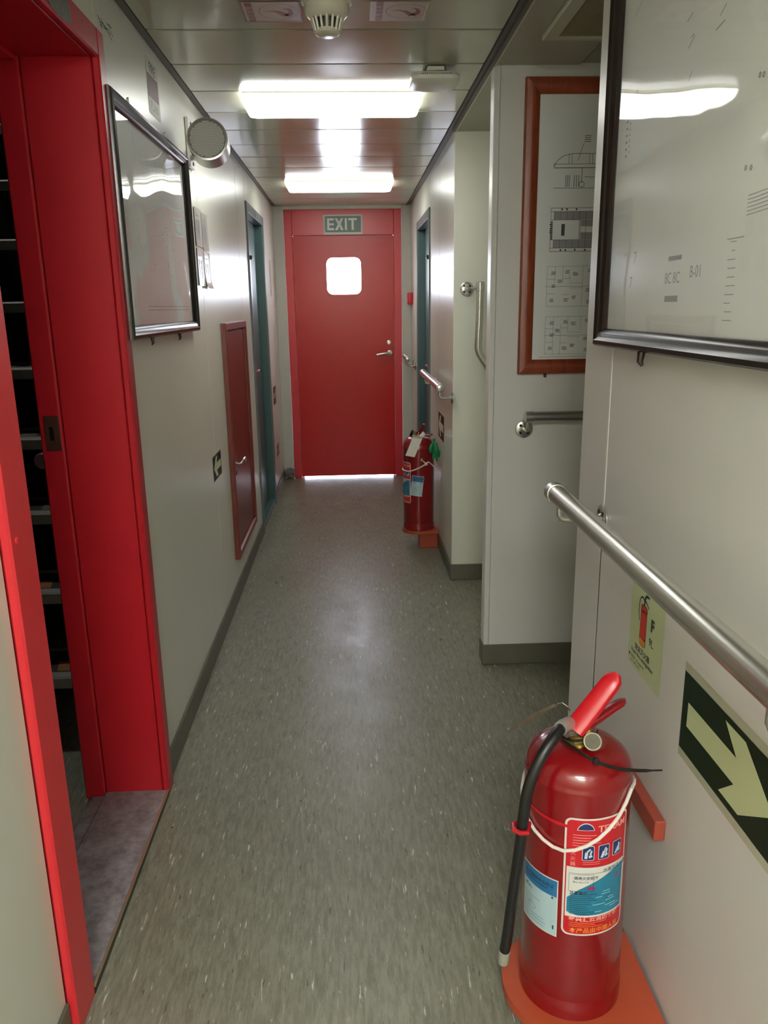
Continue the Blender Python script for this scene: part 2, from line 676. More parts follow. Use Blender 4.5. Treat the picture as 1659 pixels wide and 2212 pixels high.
def lpanel(y0, y1, z0=0.0, z1=H + 0.02, x0=-0.755, x1=XL, par=None, m=WALL):
    return MB().box((x0, y0 + PG, z0), (x1, y1 - PG, z1), 0.0012).build('panel', m, par or wl)


for a, b in zip(edges[:-1], edges[1:]):
    lpanel(a, b)
lpanel(5.61, YF + 0.1)
lpanel(4.73, 5.61, 1.965)
lpanel(-2.0, -0.6)
lpanel(-0.6, 0.55)
lpanel(0.55, 1.24)
lpanel(1.24, 2.075, 1.995)
MB().box((-0.80, 2.06, 0), (-0.758, YF + 0.1, H + 0.1)).build('backing', WELLWALL, wl)
MB().box((-0.80, -2.0, 0), (-0.758, 1.25, H + 0.1)).build('backing', WELLWALL, wl)
MB().box((-0.80, 1.24, 1.995), (-0.758, 2.075, H + 0.1)).build('backing', WELLWALL, wl)
# paint smear above the doorway
fl = Flat()
for k in range(14):
    x, y = random.uniform(0, 0.10), random.uniform(0, 0.03)
    fl.line(x, y, x + random.uniform(.01, .04), y - random.uniform(-.004, .012), 0.003)
fl.put('smear', mat('grey_smear', (96, 96, 84), 0.6), wl, (XL, 2.10, 2.03), (0, 1, 0), (0, 0, 1), 0.0008)

# ---- right wall, far stretch
wr = setting_empty('wall_right')
for (y0, y1, z0) in ((YA + 0.001, 4.40, 0), (4.40, 4.90, 0), (4.90, 5.79, 1.94), (5.79, YF + 0.1, 0)):
    MB().box((XR, y0 + PG, z0), (XR + 0.06, y1 - PG, H + 0.02), 0.0012).build('panel', WALL, wr)
MB().box((XR + 0.06, YA + 0.06, 0), (XR + 0.10, YF + 0.1, H + 0.1)).build('backing', WELLWALL, wr)
# ---- recess face A
wa = setting_empty('wall_recess')
MB().box((XR + 0.0005, YA - 0.0006, 0), (1.05, YA + 0.05, H + 0.02), 0.002).build('panel', WALL, wa)
MB().box((1.05, YB, 0), (1.10, YA + 0.05, H + 0.02)).build('panel', WALL, wa)
# ---- partition with the wooden framed plan (face B)
wb = setting_empty('wall_partition')
MB().box((XR + 0.022, YB, 0), (1.30, YB + 0.06, H + 0.02), 0.001).build('panel', WALL_COOL, wb)
MB().box((XR + 0.001, YB - 0.0015, 0), (XR + 0.0215, YB + 0.066, H + 0.02), 0.003).build('corner_strip', WALL_COOL, wb)
# ---- passage to the right between partition and nearer wall
wp = setting_empty('wall_passage')
MB().box((1.30, 0.2, 0), (1.36, YB + 0.06, H + 0.02)).build('panel', WALL_COOL, wp)
# ---- nearer right wall
wn = setting_empty('wall_right_near')
YN = 1.84
MB().box((XN, 1.652, 0), (XN + 0.06, YN, H + 0.02), 0.002).build('panel', WALL_COOL, wn)
MB().box((XN, 0.40, 0), (XN + 0.06, 1.647, H + 0.02), 0.0012).build('panel', WALL_COOL, wn)
MB().box((XN, -0.80, 0), (XN + 0.06, 0.397, H + 0.02), 0.0012).build('panel', WALL_COOL, wn)
MB().box((XN, -2.0, 0), (XN + 0.06, -0.803, H + 0.02), 0.0012).build('panel', WALL_COOL, wn)
MB().box((XN - 0.0008, 1.6455, 0.9), (XN + 0.01, 1.6535, H)).build('joint_strip', SEAM, wn)
MB().box((XN - 0.0003, 1.6484, 0), (XN + 0.01, 1.6506, 0.8999)).build('joint_strip', CEIL_DARK, wn)
MB().box((XN + 0.06, 0.15, 0), (1.36, 0.20, H + 0.02)).build('backing', WALL_COOL, wn)
# ---- far wall around the exit door
wf = setting_empty('wall_far')
for (x0, x1) in ((XL, -0.495), (0.412, XR)):
    MB().box((x0 + 0.001, YF - 0.004, 0), (x1 - 0.001, YF + 0.1, H), 0.002).build('panel', mat('far_wall_cream', (194, 190, 180), 0.32, var=0.25, vscale=6), wf)
MB().box((XL, YF, 2.105), (XR, YF + 0.1, H + 0.03)).build('panel', WALL, wf)
structure('wall_back', MB().box((-0.8, -2.06, 0), (1.4, -2.0, H + 0.05)), WALL)

# ---- ceiling
ce = tag(MB().box((-0.80, -2.0, H + 0.03), (1.4, YF + 0.1, H + 0.12)).build('ceiling', CEIL_DARK, None, (0, 0, 0)), kind='structure')
y = 2.477 + 0.318
ys = []
k = -14
while 2.477 + 0.318 * k < YF:
    ys.append(2.477 + 0.318 * k)
    k += 1
ys.append(YF)
for a, b in zip(ys[:-1], ys[1:]):
    dz = random.uniform(-0.0006, 0.0006)
    mb = MB()
    a2, b2 = a + 0.0042, b - 0.0042
    # shallow tray panel with rolled edges and a slight belly
    prof = [(a2, 0.012), (a2, 0.003), (a2 + 0.003, 0.0), ((a + b) / 2, -0.0010), (b2 - 0.003, 0.0), (b2, 0.003), (b2, 0.012)]
    for i in range(len(prof) - 1):
        (ya, za), (yb, zb) = prof[i], prof[i + 1]
        mb.poly([(-0.55, ya, H + za + dz), (0.452, ya, H + za + dz), (0.452, yb, H + zb + dz), (-0.55, yb, H + zb + dz)])
    bmesh.ops.remove_doubles(mb.bm, verts=mb.bm.verts, dist=1e-5)
    mb.build('ceiling_panel', CEIL, ce)
MB().box((XL, -2.0, H + 0.006), (-0.5515, YF, H + 0.028)).build('edge_trim', CTRIM, ce)
MB().box((-0.556, -2.0, H + 0.002), (-0.5515, YF, H + 0.02)).build('edge_lip', CEIL_DARK, ce)
MB().box((0.4535, -2.0, H + 0.006), (XR + 0.012, YF, H + 0.028)).build('edge_trim', CTRIM, ce)
MB().box((0.4535, -2.0, H - 0.002), (0.458, YF, H + 0.02)).build('edge_lip', CEIL_DARK, ce)
MB().box((0.478, 1.84, H - 0.004), (0.490, YA, H + 0.02)).build('edge_lip', CTRIM, ce)
MB().box((0.490, 1.84, H - 0.005), (0.4955, YA, H + 0.02)).build('edge_lip', CTRIM_L, ce)
MB().box((0.498, YB + 0.063, H - 0.001), (1.05, YA, H + 0.02)).build('side_panel', CEIL_SIDE, ce)
MB().box((0.498, 0.2, H - 0.001), (0.772, YB - 0.001, H + 0.02)).build('side_panel', CEIL_SIDE, ce)
MB().box((0.780, 0.2, H + 0.004), (1.30, YB - 0.001, H + 0.024)).build('side_panel', CEIL_SIDE, ce)

# ---- baseboards
BH = 0.085


def base(name, parts_):
    mb = MB()
    for a, b in parts_:
        mb.box(a, b, 0.003)
    structure(name, mb, BASEB)


T = 0.007
base('baseboard_left', [((XL, 2.075, 0), (XL + T, 4.73, BH)), ((XL, 5.61, 0), (XL + T, YF - 0.005, BH)), ((XL, -1.99, 0), (XL + T, 1.238, BH))])
base('baseboard_right', [((XR - T, YA, 0), (XR, 4.895, BH)), ((XR - T, 5.795, 0), (XR, YF - 0.005, BH))])
base('baseboard_recess', [((XR - T, YA - T, 0), (1.05, YA - 0.0007, BH))])
base('baseboard_partition', [((XR - T + 0.002, YB - T - 0.0015, 0), (1.295, YB - 0.0016, BH)), ((XR - T + 0.002, YB - 0.0015, 0), (XR, YB + 0.066, BH))])
base('baseboard_right_near', [((XN - T, -1.99, 0), (XN, 1.17, BH)), ((XN - T, 1.29, 0), (XN, YN + T, BH)), ((XN, YN, 0), (XN + 0.06, YN + T, BH))])

# ---- exit door and its frame (far end)
fr = setting_empty('trim_2', (-0.04, YF, 0))
fr['label'] = 'raised red steel frame round the red exit door'
MB().box((-0.494, YF - 0.012, 0), (-0.434, YF + 0.06, 2.105), 0.003).build('jamb', RED_FRAME, fr)
MB().box((0.352, YF - 0.012, 0), (0.411, YF + 0.06, 2.105), 0.003).build('jamb', RED_FRAME, fr)
MB().box((-0.4335, YF - 0.012, 1.915), (0.3515, YF + 0.06, 2.105), 0.003).build('header', RED_FRAME, fr)
MB().box((-0.434, YF - 0.004, -0.03), (0.352, YF + 0.06, 0.001)).build('sill', mat('sill_grey', (150, 148, 150), 0.5), fr)
dr = setting_empty('door_1', (-0.04, YF, 0))
dr['label'] = 'red gloss exit door with a small square window'
inner = rrect_pts(-0.041, 1.612, 0.138, 0.142, 0.05, 8)
outer = rect_loop_from(inner, -0.432, 0.013, 0.350, 1.912)
mb = MB()
ring_plate(mb, outer, inner, YF + 0.004, YF + 0.046)
mb.build('leaf', RED, dr)
mb = MB()
ring_plate(mb, rrect_pts(-0.041, 1.612, 0.152, 0.156, 0.06, 8), rrect_pts(-0.041, 1.612, 0.134, 0.138, 0.048, 8), YF - 0.006, YF + 0.0038)
wf_ = mb.build('window_frame', RED, dr)
mb = MB()
mb.prism([(p[0], YF + 0.026, p[1]) for p in rrect_pts(-0.041, 1.612, 0.1375, 0.1415, 0.05, 8)], (0, 0.004, 0))
mb.build('window_pane', PANE, dr)
hd = MB().lathe([(0.024, 0), (0.025, 0.004), (0.021, 0.010), (0.011, 0.012), (0.010, 0.045)], (0.312, YF + 0.004, 1.015), (0, -1, 0), 24)
hd.tube([(0.312, YF - 0.040, 1.015), (0.300, YF - 0.046, 1.015), (0.27, YF - 0.047, 1.013), (0.235, YF - 0.047, 1.008), (0.205, YF - 0.047, 1.002)], [0.010, 0.0105, 0.010, 0.0105, 0.011])
hd.build('lever_handle', STEEL, dr)
MB().lathe([(0.019, 0), (0.019, 0.006), (0.014, 0.009), (0.010, 0.009), (0.009, 0.014), (0, 0.014)], (0.306, YF + 0.004, 1.095), (0, -1, 0), 24).build('lock_cylinder', STEEL, dr)


MB().box((-0.4335, YF + 0.047, 0.0), (-0.415, YF + 0.06, 1.9145)).build('light_block_strip', RED_FRAME, fr)  # hidden strips added behind the leaf to stop daylight leaking round it
MB().box((0.333, YF + 0.047, 0.0), (0.3515, YF + 0.06, 1.9145)).build('light_block_strip', RED_FRAME, fr)
MB().box((-0.4145, YF + 0.047, 1.895), (0.3325, YF + 0.06, 1.9145)).build('light_block_strip', RED_FRAME, fr)

# ---- teal cabin doors
def teal(name, side, y0, y1, ztop, label):
    """side -1: left wall, +1: right wall"""
    X = XL if side < 0 else XR
    s = side
    e = setting_empty(name, (X, (y0 + y1) / 2, 0))
    e['label'] = label
    pr = 0.010
    fw = 0.055

    def bx(xa, ya, za, xb, yb, zb, nm, m, bev=0.002):
        return MB().box((X + s * xa, ya, za), (X + s * xb, yb, zb), bev).build(nm, m, e)
    bx(-pr, y0, 0, 0.058, y0 + fw, ztop, 'jamb', TEAL_L)
    bx(-pr, y1 - fw, 0, 0.058, y1, ztop, 'jamb', TEAL_L)
    bx(-pr, y0 + fw + .0005, ztop - fw, 0.058, y1 - fw - .0005, ztop, 'header', TEAL_L)
    bx(-0.002, y1 - fw - 0.006, 0.02, 0.058, y1 - fw - 0.0005, ztop - fw - .001, 'jamb_lining', TEAL)
    bx(0.0, y0 + fw + .001, 0, 0.058, y1 - fw - .001, 0.03, 'sill', TEAL)
    bx(0.044, y0 + fw + .003, 0.034, 0.056, y1 - fw - .008, ztop - fw - .003, 'leaf', TEAL)
    # small plate on the header
    bx(-pr - 0.002, (y0 + y1) / 2 - 0.02, ztop - 0.045, -pr - 0.0002, (y0 + y1) / 2 + 0.09, ztop - 0.012, 'number_plate', mat('plate_' + name, (132, 112, 120) if s > 0 else (112, 116, 116), 0.4, var=0.8, vscale=160, var_rgb=(72, 70, 74)), 0)
    MB().lathe([(0.012, 0), (0.012, 0.01), (0.0, 0.016)], (X - s * pr, y0 + 0.03, 1.66), (-s, 0, 0), 12).build('hook', DARKMET, e)
    MB().tube([(X + s * 0.044, y0 + fw + 0.07, 1.0), (X - s * 0.0, y0 + fw + 0.07, 1.0), (X - s * 0.003, y0 + fw + 0.10, 1.0), (X - s * 0.003, y0 + fw + 0.17, 1.0)], 0.008, 10).build('handle', STEEL, e)
    return e


teal('door_2', -1, 4.73, 5.61, 1.965, 'recessed teal cabin door in the left wall')
teal('door_3', 1, 4.90, 5.79, 1.94, 'recessed teal cabin door in the right wall')

# ---- red doorway to the stairs
t3 = setting_empty('trim_3', (XL, 1.7, 0))
t3['label'] = 'wide red painted lining of the stair doorway'
PX = XL + 0.018
MB().box((XL - 0.001, 1.24, 0), (PX, 1.335, 2.0), 0.004).build('architrave', RED_FRAME, t3)
MB().box((XL - 0.001, 2.022, 0.0), (PX, 2.074, 2.0), 0.004).build('architrave', RED_JAMB, t3)
MB().box((XL - 0.001, 1.3355, 1.936), (PX, 2.0215, 2.0), 0.004).build('architrave', RED_JAMB, t3)
MB().box((-0.742, 2.02, 0.0), (XL - 0.0015, 2.074, 1.994), 0.002).build('jamb_lining', RED_JAMB, t3)
MB().box((-0.800, 2.012, 0.0), (-0.7435, 2.06, 1.994), 0.004).build('door_stop', RED_JAMB, t3)
MB().box((-0.80, 1.25, 0.0), (XL - 0.0015, 1.335, 1.994), 0.002).build('jamb_lining', RED_JAMB, t3)
MB().box((-0.742, 1.336, 1.936), (XL - 0.0015, 2.0195, 1.994), 0.002).build('soffit', RED_JAMB, t3)
MB().box((-0.80, 1.336, 1.926), (-0.7435, 2.0115, 1.994), 0.003).build('door_stop', RED_JAMB, t3)
st = MB().box((-0.786, 2.0095, 1.025), (-0.748, 2.0118, 1.115), 0.0008).build('strike_plate', mat('aged_strike', (78, 48, 38), 0.45, metal=0.4), t3)
MB().box((-0.774, 2.0086, 1.052), (-0.764, 2.0094, 1.088)).build('slot', PLASTBLK, st)
MB().lathe([(0.006, 0), (0.006, 0.003), (0, 0.005)], (PX, 1.262, 1.005), (1, 0, 0), 12).build('screw_head', RED_FRAME, t3)
# patch of bare metal on the header
fl = Flat()
fl.cols([(0, 0.010, 0.030), (0.02, 0.004, 0.050), (0.05, 0.0, 0.058), (0.10, 0.0, 0.060), (0.13, 0.004, 0.056), (0.142, 0.012, 0.04)])
fl.put('paint_loss', mat('bare_metal_patch', (66, 58, 48), 0.5, var=0.8, vscale=120, var_rgb=(110, 104, 88)), t3, (PX, 1.70, 1.938), (0, 1, 0), (0, 0, 1), 0.0008)
# sill
t4 = setting_empty('trim_4', (XL, 1.7, 0))
t4['label'] = 'worn grey metal sill plate in the stair doorway'
MB().box((-0.742, 1.336, 0.0), (PX - 0.006, 2.0195, 0.018), 0.001).build('plate', GALV, t4)
MB().box((PX - 0.0055, 1.336, 0.0), (PX, 2.0215, 0.016), 0.001).build('front_edge', DARKMET, t4)
MB().box((PX - 0.0055, 1.336, 0.0162), (PX + 0.0005, 2.0215, 0.0195), 0.0008).build('nosing', mat('brass_edge', (196, 178, 140), 0.3, metal=0.8), t4)
MB().box((-0.782, 1.336, 0.0), (-0.7435, 2.0115, 0.012), 0.003).build('inner_strip', GALV, t4)

# ---- stairwell shell
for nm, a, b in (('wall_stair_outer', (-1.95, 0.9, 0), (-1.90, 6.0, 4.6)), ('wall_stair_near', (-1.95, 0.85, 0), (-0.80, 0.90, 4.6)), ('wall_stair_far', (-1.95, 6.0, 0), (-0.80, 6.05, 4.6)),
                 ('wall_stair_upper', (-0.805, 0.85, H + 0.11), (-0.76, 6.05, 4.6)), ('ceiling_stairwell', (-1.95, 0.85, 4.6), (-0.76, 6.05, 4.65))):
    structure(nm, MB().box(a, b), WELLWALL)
stc = thing('staircase', (-1.3, 2.33, 0), 'steep dark ship stairs with pale metal nosings behind the red doorway', 'stairs')
for i in range(14):
    yN, zN = 2.33 + 0.1489 * i, 0.235 * (i + 1)
    if zN > 3.6:
        break
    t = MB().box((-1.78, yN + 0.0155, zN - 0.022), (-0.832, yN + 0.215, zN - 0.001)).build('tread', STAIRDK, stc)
    mb = MB()
    pr = [(0.0, -0.040), (0.0, -0.006), (0.006, 0.0), (0.040, 0.0), (0.040, -0.0008), (0.0155, -0.0008), (0.014, -0.040)]
    mb.prism([(-1.78, yN + p[0], zN + p[1]) for p in pr], (0.948, 0, 0))
    mb.build('nosing', NOSE, t)
    MB().box((-1.78, yN + 0.205, zN - 0.001), (-0.832, yN + 0.213, zN + 0.010)).build('back_lip', STAIRMET, t)
    fl = Flat()
    for q in range(8):
        x = 0.04 + q * 0.105
        fl.poly([(x, 0), (x + 0.058, 0), (x + 0.038, 0.075), (x - 0.02, 0.075)])
    fl.put('grip_stripe', HAZORANGE if i < 2 else mat('grip_grey', (96, 88, 78), 0.7), t, (-1.76, yN + 0.045, zN), (1, 0, 0), (0, 1, 0), 0.0006)
for x in (-1.80, -0.8315):
    mb = MB()
    mb.prism([(x, 2.30, 0), (x, 2.52, 0), (x, 2.52 + 0.1489 * 15, 0.235 * 15), (x, 2.30 + 0.1489 * 15, 0.235 * 15)], (0.012, 0, 0))
    mb.build('stringer', STAIRDK, stc)
hb = thing('door_knob', (-0.82, 2.10, 0.99), 'round dark metal knob with a hanging ring behind the red jamb', 'knob')
MB().tube([(-0.772, 2.075, 0.985), (-0.80, 2.075, 0.987), (-0.822, 2.078, 0.99)], 0.007, 10).build('stem', STEEL, hb)
MB().lathe([(0.0, 0.0), (0.020, 0.002), (0.022, 0.008), (0.016, 0.016), (0.008, 0.02)], (-0.822, 2.055, 0.990), (0, 1, 0), 24).build('knob', mat('plum_metal', (120, 96, 100), 0.35, metal=0.7), hb)
MB().tube([(-0.808, 2.07, 0.972), (-0.806, 2.07, 0.945), (-0.797, 2.07, 0.936), (-0.788, 2.07, 0.944)], 0.0025, 8).build('ring', STEEL, hb)

# ================================================================ THINGS


# ---- ceiling lamps
def lamp(y0, y1, label, x0=-0.383, x1=0.290, m=None, H=2.13):
    t = thing('ceiling_lamp', ((x0 + x1) / 2, (y0 + y1) / 2, H), label, 'ceiling light', 'ceiling lights')
    MB().box((x0 + 0.012, y0 + 0.012, H - 0.008), (x1 - 0.012, y1 - 0.012, H - 0.001), 0.001).build('base_tray', mat('tray_grey', (120, 118, 104), 0.5), t)
    mb = MB()
    # rounded acrylic cover
    rings = []
    for (ins, z) in ((0.0, H - 0.008), (0.001, H - 0.012), (0.008, H - 0.028), (0.012, H - 0.033), (0.020, H - 0.0355), (0.030, H - 0.036)):
        pts = rrect_pts((x0 + x1) / 2, (y0 + y1) / 2, (x1 - x0) / 2 - ins, (y1 - y0) / 2 - ins, 0.022, 4)
        rings.append([mb.bm.verts.new((p[0], p[1], z)) for p in pts])
    for A, B in zip(rings[:-1], rings[1:]):
        for k_ in range(len(A)):
            j = (k_ + 1) % len(A)
            mb.bm.faces.new((A[k_], A[j], B[j], B[k_]))
    mb.bm.faces.new(rings[-1])
    mb.bm.faces.new(rings[0][::-1])
    mb.build('diffuser', m or LAMPMAT, t)
    c = MB().box((x0 + 0.055, y1 - 0.046, H - 0.0372), (x0 + 0.088, y1 - 0.036, H - 0.0361)).build('clip', mat('clip_grey', (120, 112, 90), 0.5), t)
    MB().box((x0 + 0.062, y1 - 0.043, H - 0.0376), (x0 + 0.080, y1 - 0.039, H - 0.0372)).build('slot', DARKMET, c)
    return t


lamp(3.11, 3.39, 'wide glowing ceiling light over the plan frame, the nearer one in view')
lamp(5.16, 5.44, 'glowing ceiling light just in front of the red exit door')
lamp(-0.85, -0.65, 'ceiling light behind the viewpoint, nearer one', m=LAMPREAR)
lamp(-1.70, -1.50, 'added unseen fill light behind the viewpoint, farther one', m=LAMPREAR)  # second rear lamp, added only to brighten the foreground
lamp(3.3, 3.5, 'ceiling light high up in the stairwell', -1.65, -0.98, LAMPWELL, 4.6)

# ---- smoke detector
sd = thing('smoke_detector', (-0.04, 2.23, H), 'round white smoke detector with dark slots between two ceiling stickers', 'smoke detector')
MB().lathe([(0.060, 0.001), (0.064, 0.006), (0.064, 0.016), (0.058, 0.022)], (-0.04, 2.23, H), (0, 0, -1), 48).build('mounting_ring', OFFWHITE, sd)
MB().lathe([(0.056, 0.021), (0.058, 0.030), (0.054, 0.042), (0.044, 0.052), (0.040, 0.054)], (-0.04, 2.23, H), (0, 0, -1), 48).build('housing', OFFWHITE, sd)
MB().lathe([(0.034, 0.050), (0.030, 0.078)], (-0.04, 2.23, H), (0, 0, -1), 32).build('chamber', PLASTBLK, sd)
MB().lathe([(0.0, 0.090), (0.024, 0.090), (0.031, 0.086), (0.034, 0.078), (0.030, 0.076)], (-0.04, 2.23, H), (0, 0, -1), 48).build('cap', OFFWHITE, sd)
for q in range(16):
    a = 2 * PI * q / 16
    p0 = Vector((-0.04 + 0.040 * math.cos(a), 2.23 + 0.040 * math.sin(a), H - 0.050))
    p1 = Vector((-0.04 + 0.031 * math.cos(a), 2.23 + 0.031 * math.sin(a), H - 0.082))
    MB().tube([p0, p1], 0.0036, 6).build('rib', OFFWHITE, sd)


# ---- stickers on the ceiling (read from below: right = +X, up = -Y in picture terms towards far = down)
def flame_sticker(x0, w, y0, h, label, kind):
    t = thing('ceiling_sticker', (x0 + w / 2, y0 + h / 2, H), label, 'sticker', None)
    up = (0, -1, 0)
    org = (x0, y0 + h, H - 0.0012)
    # normal = right x up = (0,0,-1): off moves downwards
    Flat().rect(0, 0, w, h).put('sheet', STKBG, t, org, (1, 0, 0), up, 0.0004)
    fl = Flat()
    if kind == 0:
        fl.frame(0, 0, w, h, 0.005)
        fl.rect(0.012, 0.008, 0.030, h - 0.008)
        fl.ring(w * 0.62, h * 0.52, w * 0.33, h * 0.38, 0.0014)
        cx = w * 0.5
    else:
        fl.rect(0.016, 0.006, 0.034, h - 0.004)
        fl.ring(w * 0.62, h * 0.52, w * 0.35, h * 0.36, 0.0014)
        fl.rect(0, 0, w * 0.25, 0.002)
        cx = w * 0.5
    pts = []
    ws = []
    for q in range(16):
        u = q / 15
        pts.append((w * 0.38 + u * w * 0.36, h * 0.50 + 0.010 * math.sin(u * PI * 1.1 + 0.2) - u * u * 0.022))
        ws.append(0.002 + 0.020 * u ** 2.0)
    for q in range(1, 13):
        a = -PI / 2 + q / 12 * PI * 1.15
        pts.append((w * 0.74 + w * 0.09 * math.cos(a), h * 0.50 + h * 0.16 * math.sin(a)))
        ws.append(0.020 * (1 - q / 12.5))
    fl.strokes(pts, ws)
    fl.put('print', STKRED, t, org, (1, 0, 0), up, 0.0008)
    f2 = Flat()
    f2.text('消防报警' if kind == 0 else '火警探测', 0.028 if kind == 0 else 0.032, 0.014, 0.020, 0.0, rot=PI / 2, sx=1.3)
    f2.put('lettering', STKBG, t, org, (1, 0, 0), up, 0.0012)
    if kind == 1:
        f3 = Flat().line(w - 0.010, 0.006, w - 0.006, h - 0.02, 0.0022)
        f3.put('tape_edge', mat('white_tape', (230, 224, 205), 0.4), t, org, (1, 0, 0), up, 0.0010)
    return t


flame_sticker(-0.265, 0.155, 2.262, 0.148, 'pale ceiling sticker with red border and red flame drawing', 0)
flame_sticker(0.072, 0.155, 2.262, 0.142, 'pale ceiling sticker with red band and oval flame drawing, no border', 1)

# ---- wireless unit on the ceiling
ap = thing('access_point', (0.30, 2.88, H), 'white rounded square wireless unit on ceiling beside the glowing lamp', 'wireless unit')
MB().box((0.262, 2.84, H - 0.018), (0.338, 2.90, H - 0.001), 0.004).build('mount', mat('mount_grey', (150, 144, 128), 0.5), ap)
mb = MB()
rings = []
for (ins, z) in ((0.014, H - 0.018), (0.004, H - 0.022), (0.0, H - 0.032), (0.003, H - 0.042), (0.014, H - 0.049), (0.034, H - 0.052)):
    pts = rrect_pts(0.298, 2.873, 0.082 - ins, 0.080 - ins, 0.034, 6)
    rings.append([mb.bm.verts.new((p[0], p[1], z)) for p in pts])
for A, B in zip(rings[:-1], rings[1:]):
    for k_ in range(len(A)):
        j = (k_ + 1) % len(A)
        mb.bm.faces.new((A[k_], A[j], B[j], B[k_]))
mb.bm.faces.new(rings[-1])
mb.bm.faces.new(rings[0][::-1])
mb.build('shell', WHITE, ap)
mb = MB()
for q in range(17):
    x = 0.250 + q * 0.006
    mb.box((x, 2.7935, H - 0.031), (x + 0.0025, 2.7965, H - 0.026))
tag(mb.build('vent_slots', DARKMET, ap), kind='stuff')
MB().box((0.270, 2.797, H - 0.018), (0.325, 2.83, H - 0.006), 0.002).build('tab', WHITE, ap)

# ---- ceiling vent
cv = thing('ceiling_vent', (0.80, 2.2, H), 'square ceiling air vent with fine slats above the side passage', 'vent')
x0, x1, y0, y1 = 0.578, 0.98, 2.12, 2.522
for a, b in (((x0, y0), (x0 + 0.040, y1)), ((x1 - 0.04, y0), (x1, y1)), ((x0 + 0.0402, y0), (x1 - 0.0402, y0 + 0.034)), ((x0 + 0.0402, y1 - 0.026), (x1 - 0.0402, y1))):
    MB().box((a[0], a[1], H - 0.016), (b[0], b[1], H - 0.0015), 0.002).build('frame_bar', mat('vent_enamel', (182, 178, 154), 0.4), cv)
MB().box((x0 + 0.041, y0 + 0.035, H - 0.003), (x1 - 0.041, y1 - 0.027, H - 0.0015)).build('backing', CEIL_DARK, cv)
q = 0
yy = y1 - 0.034
while yy > y0 + 0.04:
    mb = MB()
    mb.prism([(x0 + 0.042, yy, H - 0.013), (x0 + 0.042, yy - 0.0135, H - 0.004), (x0 + 0.042, yy - 0.0125, H - 0.003), (x0 + 0.042, yy + 0.001, H - 0.012)], (x1 - x0 - 0.084, 0, 0))
    mb.build('slat', mat('vent_slat', (138, 126, 100), 0.5, var=0.6, vscale=60), cv)
    yy -= 0.0165


# ---- framed plans
def mitre_frame(parent, P, right, up, w, h, fw, depth, m, steps):
    """four mitred members; P lower-left, section from `steps` [(inset, height)]"""
    P, right, up = Vector(P), Vector(right), Vector(up)
    n = right.cross(up)
    cs = [(0, 0), (w, 0), (w, h), (0, h)]
    ins = [(1, 1), (-1, 1), (-1, -1), (1, -1)]
    for q in range(4):
        c0, c1 = cs[q], cs[(q + 1) % 4]
        i0, i1 = ins[q], ins[(q + 1) % 4]
        mb = MB()
        A, B = [], []
        for (s_, z) in steps:
            A.append(mb.bm.verts.new(P + right * (c0[0] + i0[0] * s_) + up * (c0[1] + i0[1] * s_) + n * z))
            B.append(mb.bm.verts.new(P + right * (c1[0] + i1[0] * s_) + up * (c1[1] + i1[1] * s_) + n * z))
        for k_ in range(len(A)):
            j = (k_ + 1) % len(A)
            mb.bm.faces.new((A[k_], A[j], B[j], B[k_]))
        mb.bm.faces.new(A[::-1])
        mb.bm.faces.new(B)
        mb.build('frame_member', m, parent)


def slab(parent, P, right, up, x0, y0, x1, y1, z0, z1, name, m):
    P, right, up = Vector(P), Vector(right), Vector(up)
    n = right.cross(up)
    mb = MB()
    mb.prism([P + right * a + up * b + n * z0 for a, b in ((x0, y0), (x1, y0), (x1, y1), (x0, y1))], n * (z1 - z0))
    return mb.build(name, m, parent)


STEP_BLK = [(0, 0), (0, 0.020), (0.004, 0.026), (0.012, 0.028), (0.018, 0.024), (0.024, 0.0235), (0.030, 0.020), (0.036, 0.012), (0.036, 0.0)]

# left plan frame
P = (XL + 0.002, 2.06, 1.297)
R_, U_ = (0, 1, 0), (0, 0, 1)
W_, H_ = 0.915, 0.592
pf = thing('framed_plan', (XL + 0.002, 2.52, 1.297), 'black-framed deck plan under wavy clear plastic on left wall', 'framed plan')
mitre_frame(pf, P, R_, U_, W_, H_, 0.036, 0.03, BLACKFR, STEP_BLK)
sh = slab(pf, P, R_, U_, 0.03, 0.03, W_ - 0.03, H_ - 0.03, 0.004, 0.007, 'plan_sheet', PAPER_W)
fl = Flat()
for q in range(60):
    x, y_ = random.gauss(0.52, 0.15), random.gauss(0.30, 0.09)
    x, y_ = min(max(x, 0.1), 0.8), min(max(y_, 0.08), 0.5)
    if q % 3:
        fl.rect(x, y_, x + random.uniform(0.003, 0.012), y_ + 0.002)
    else:
        fl.rect(x, y_, x + 0.0015, y_ + random.uniform(0.01, 0.03))
fl.line(0.25, 0.085, 0.82, 0.085, 0.0012)
fl.line(0.25, 0.075, 0.82, 0.075, 0.0012)
fl.put('plan_drawing', INK_F, sh, P, R_, U_, 0.0076)
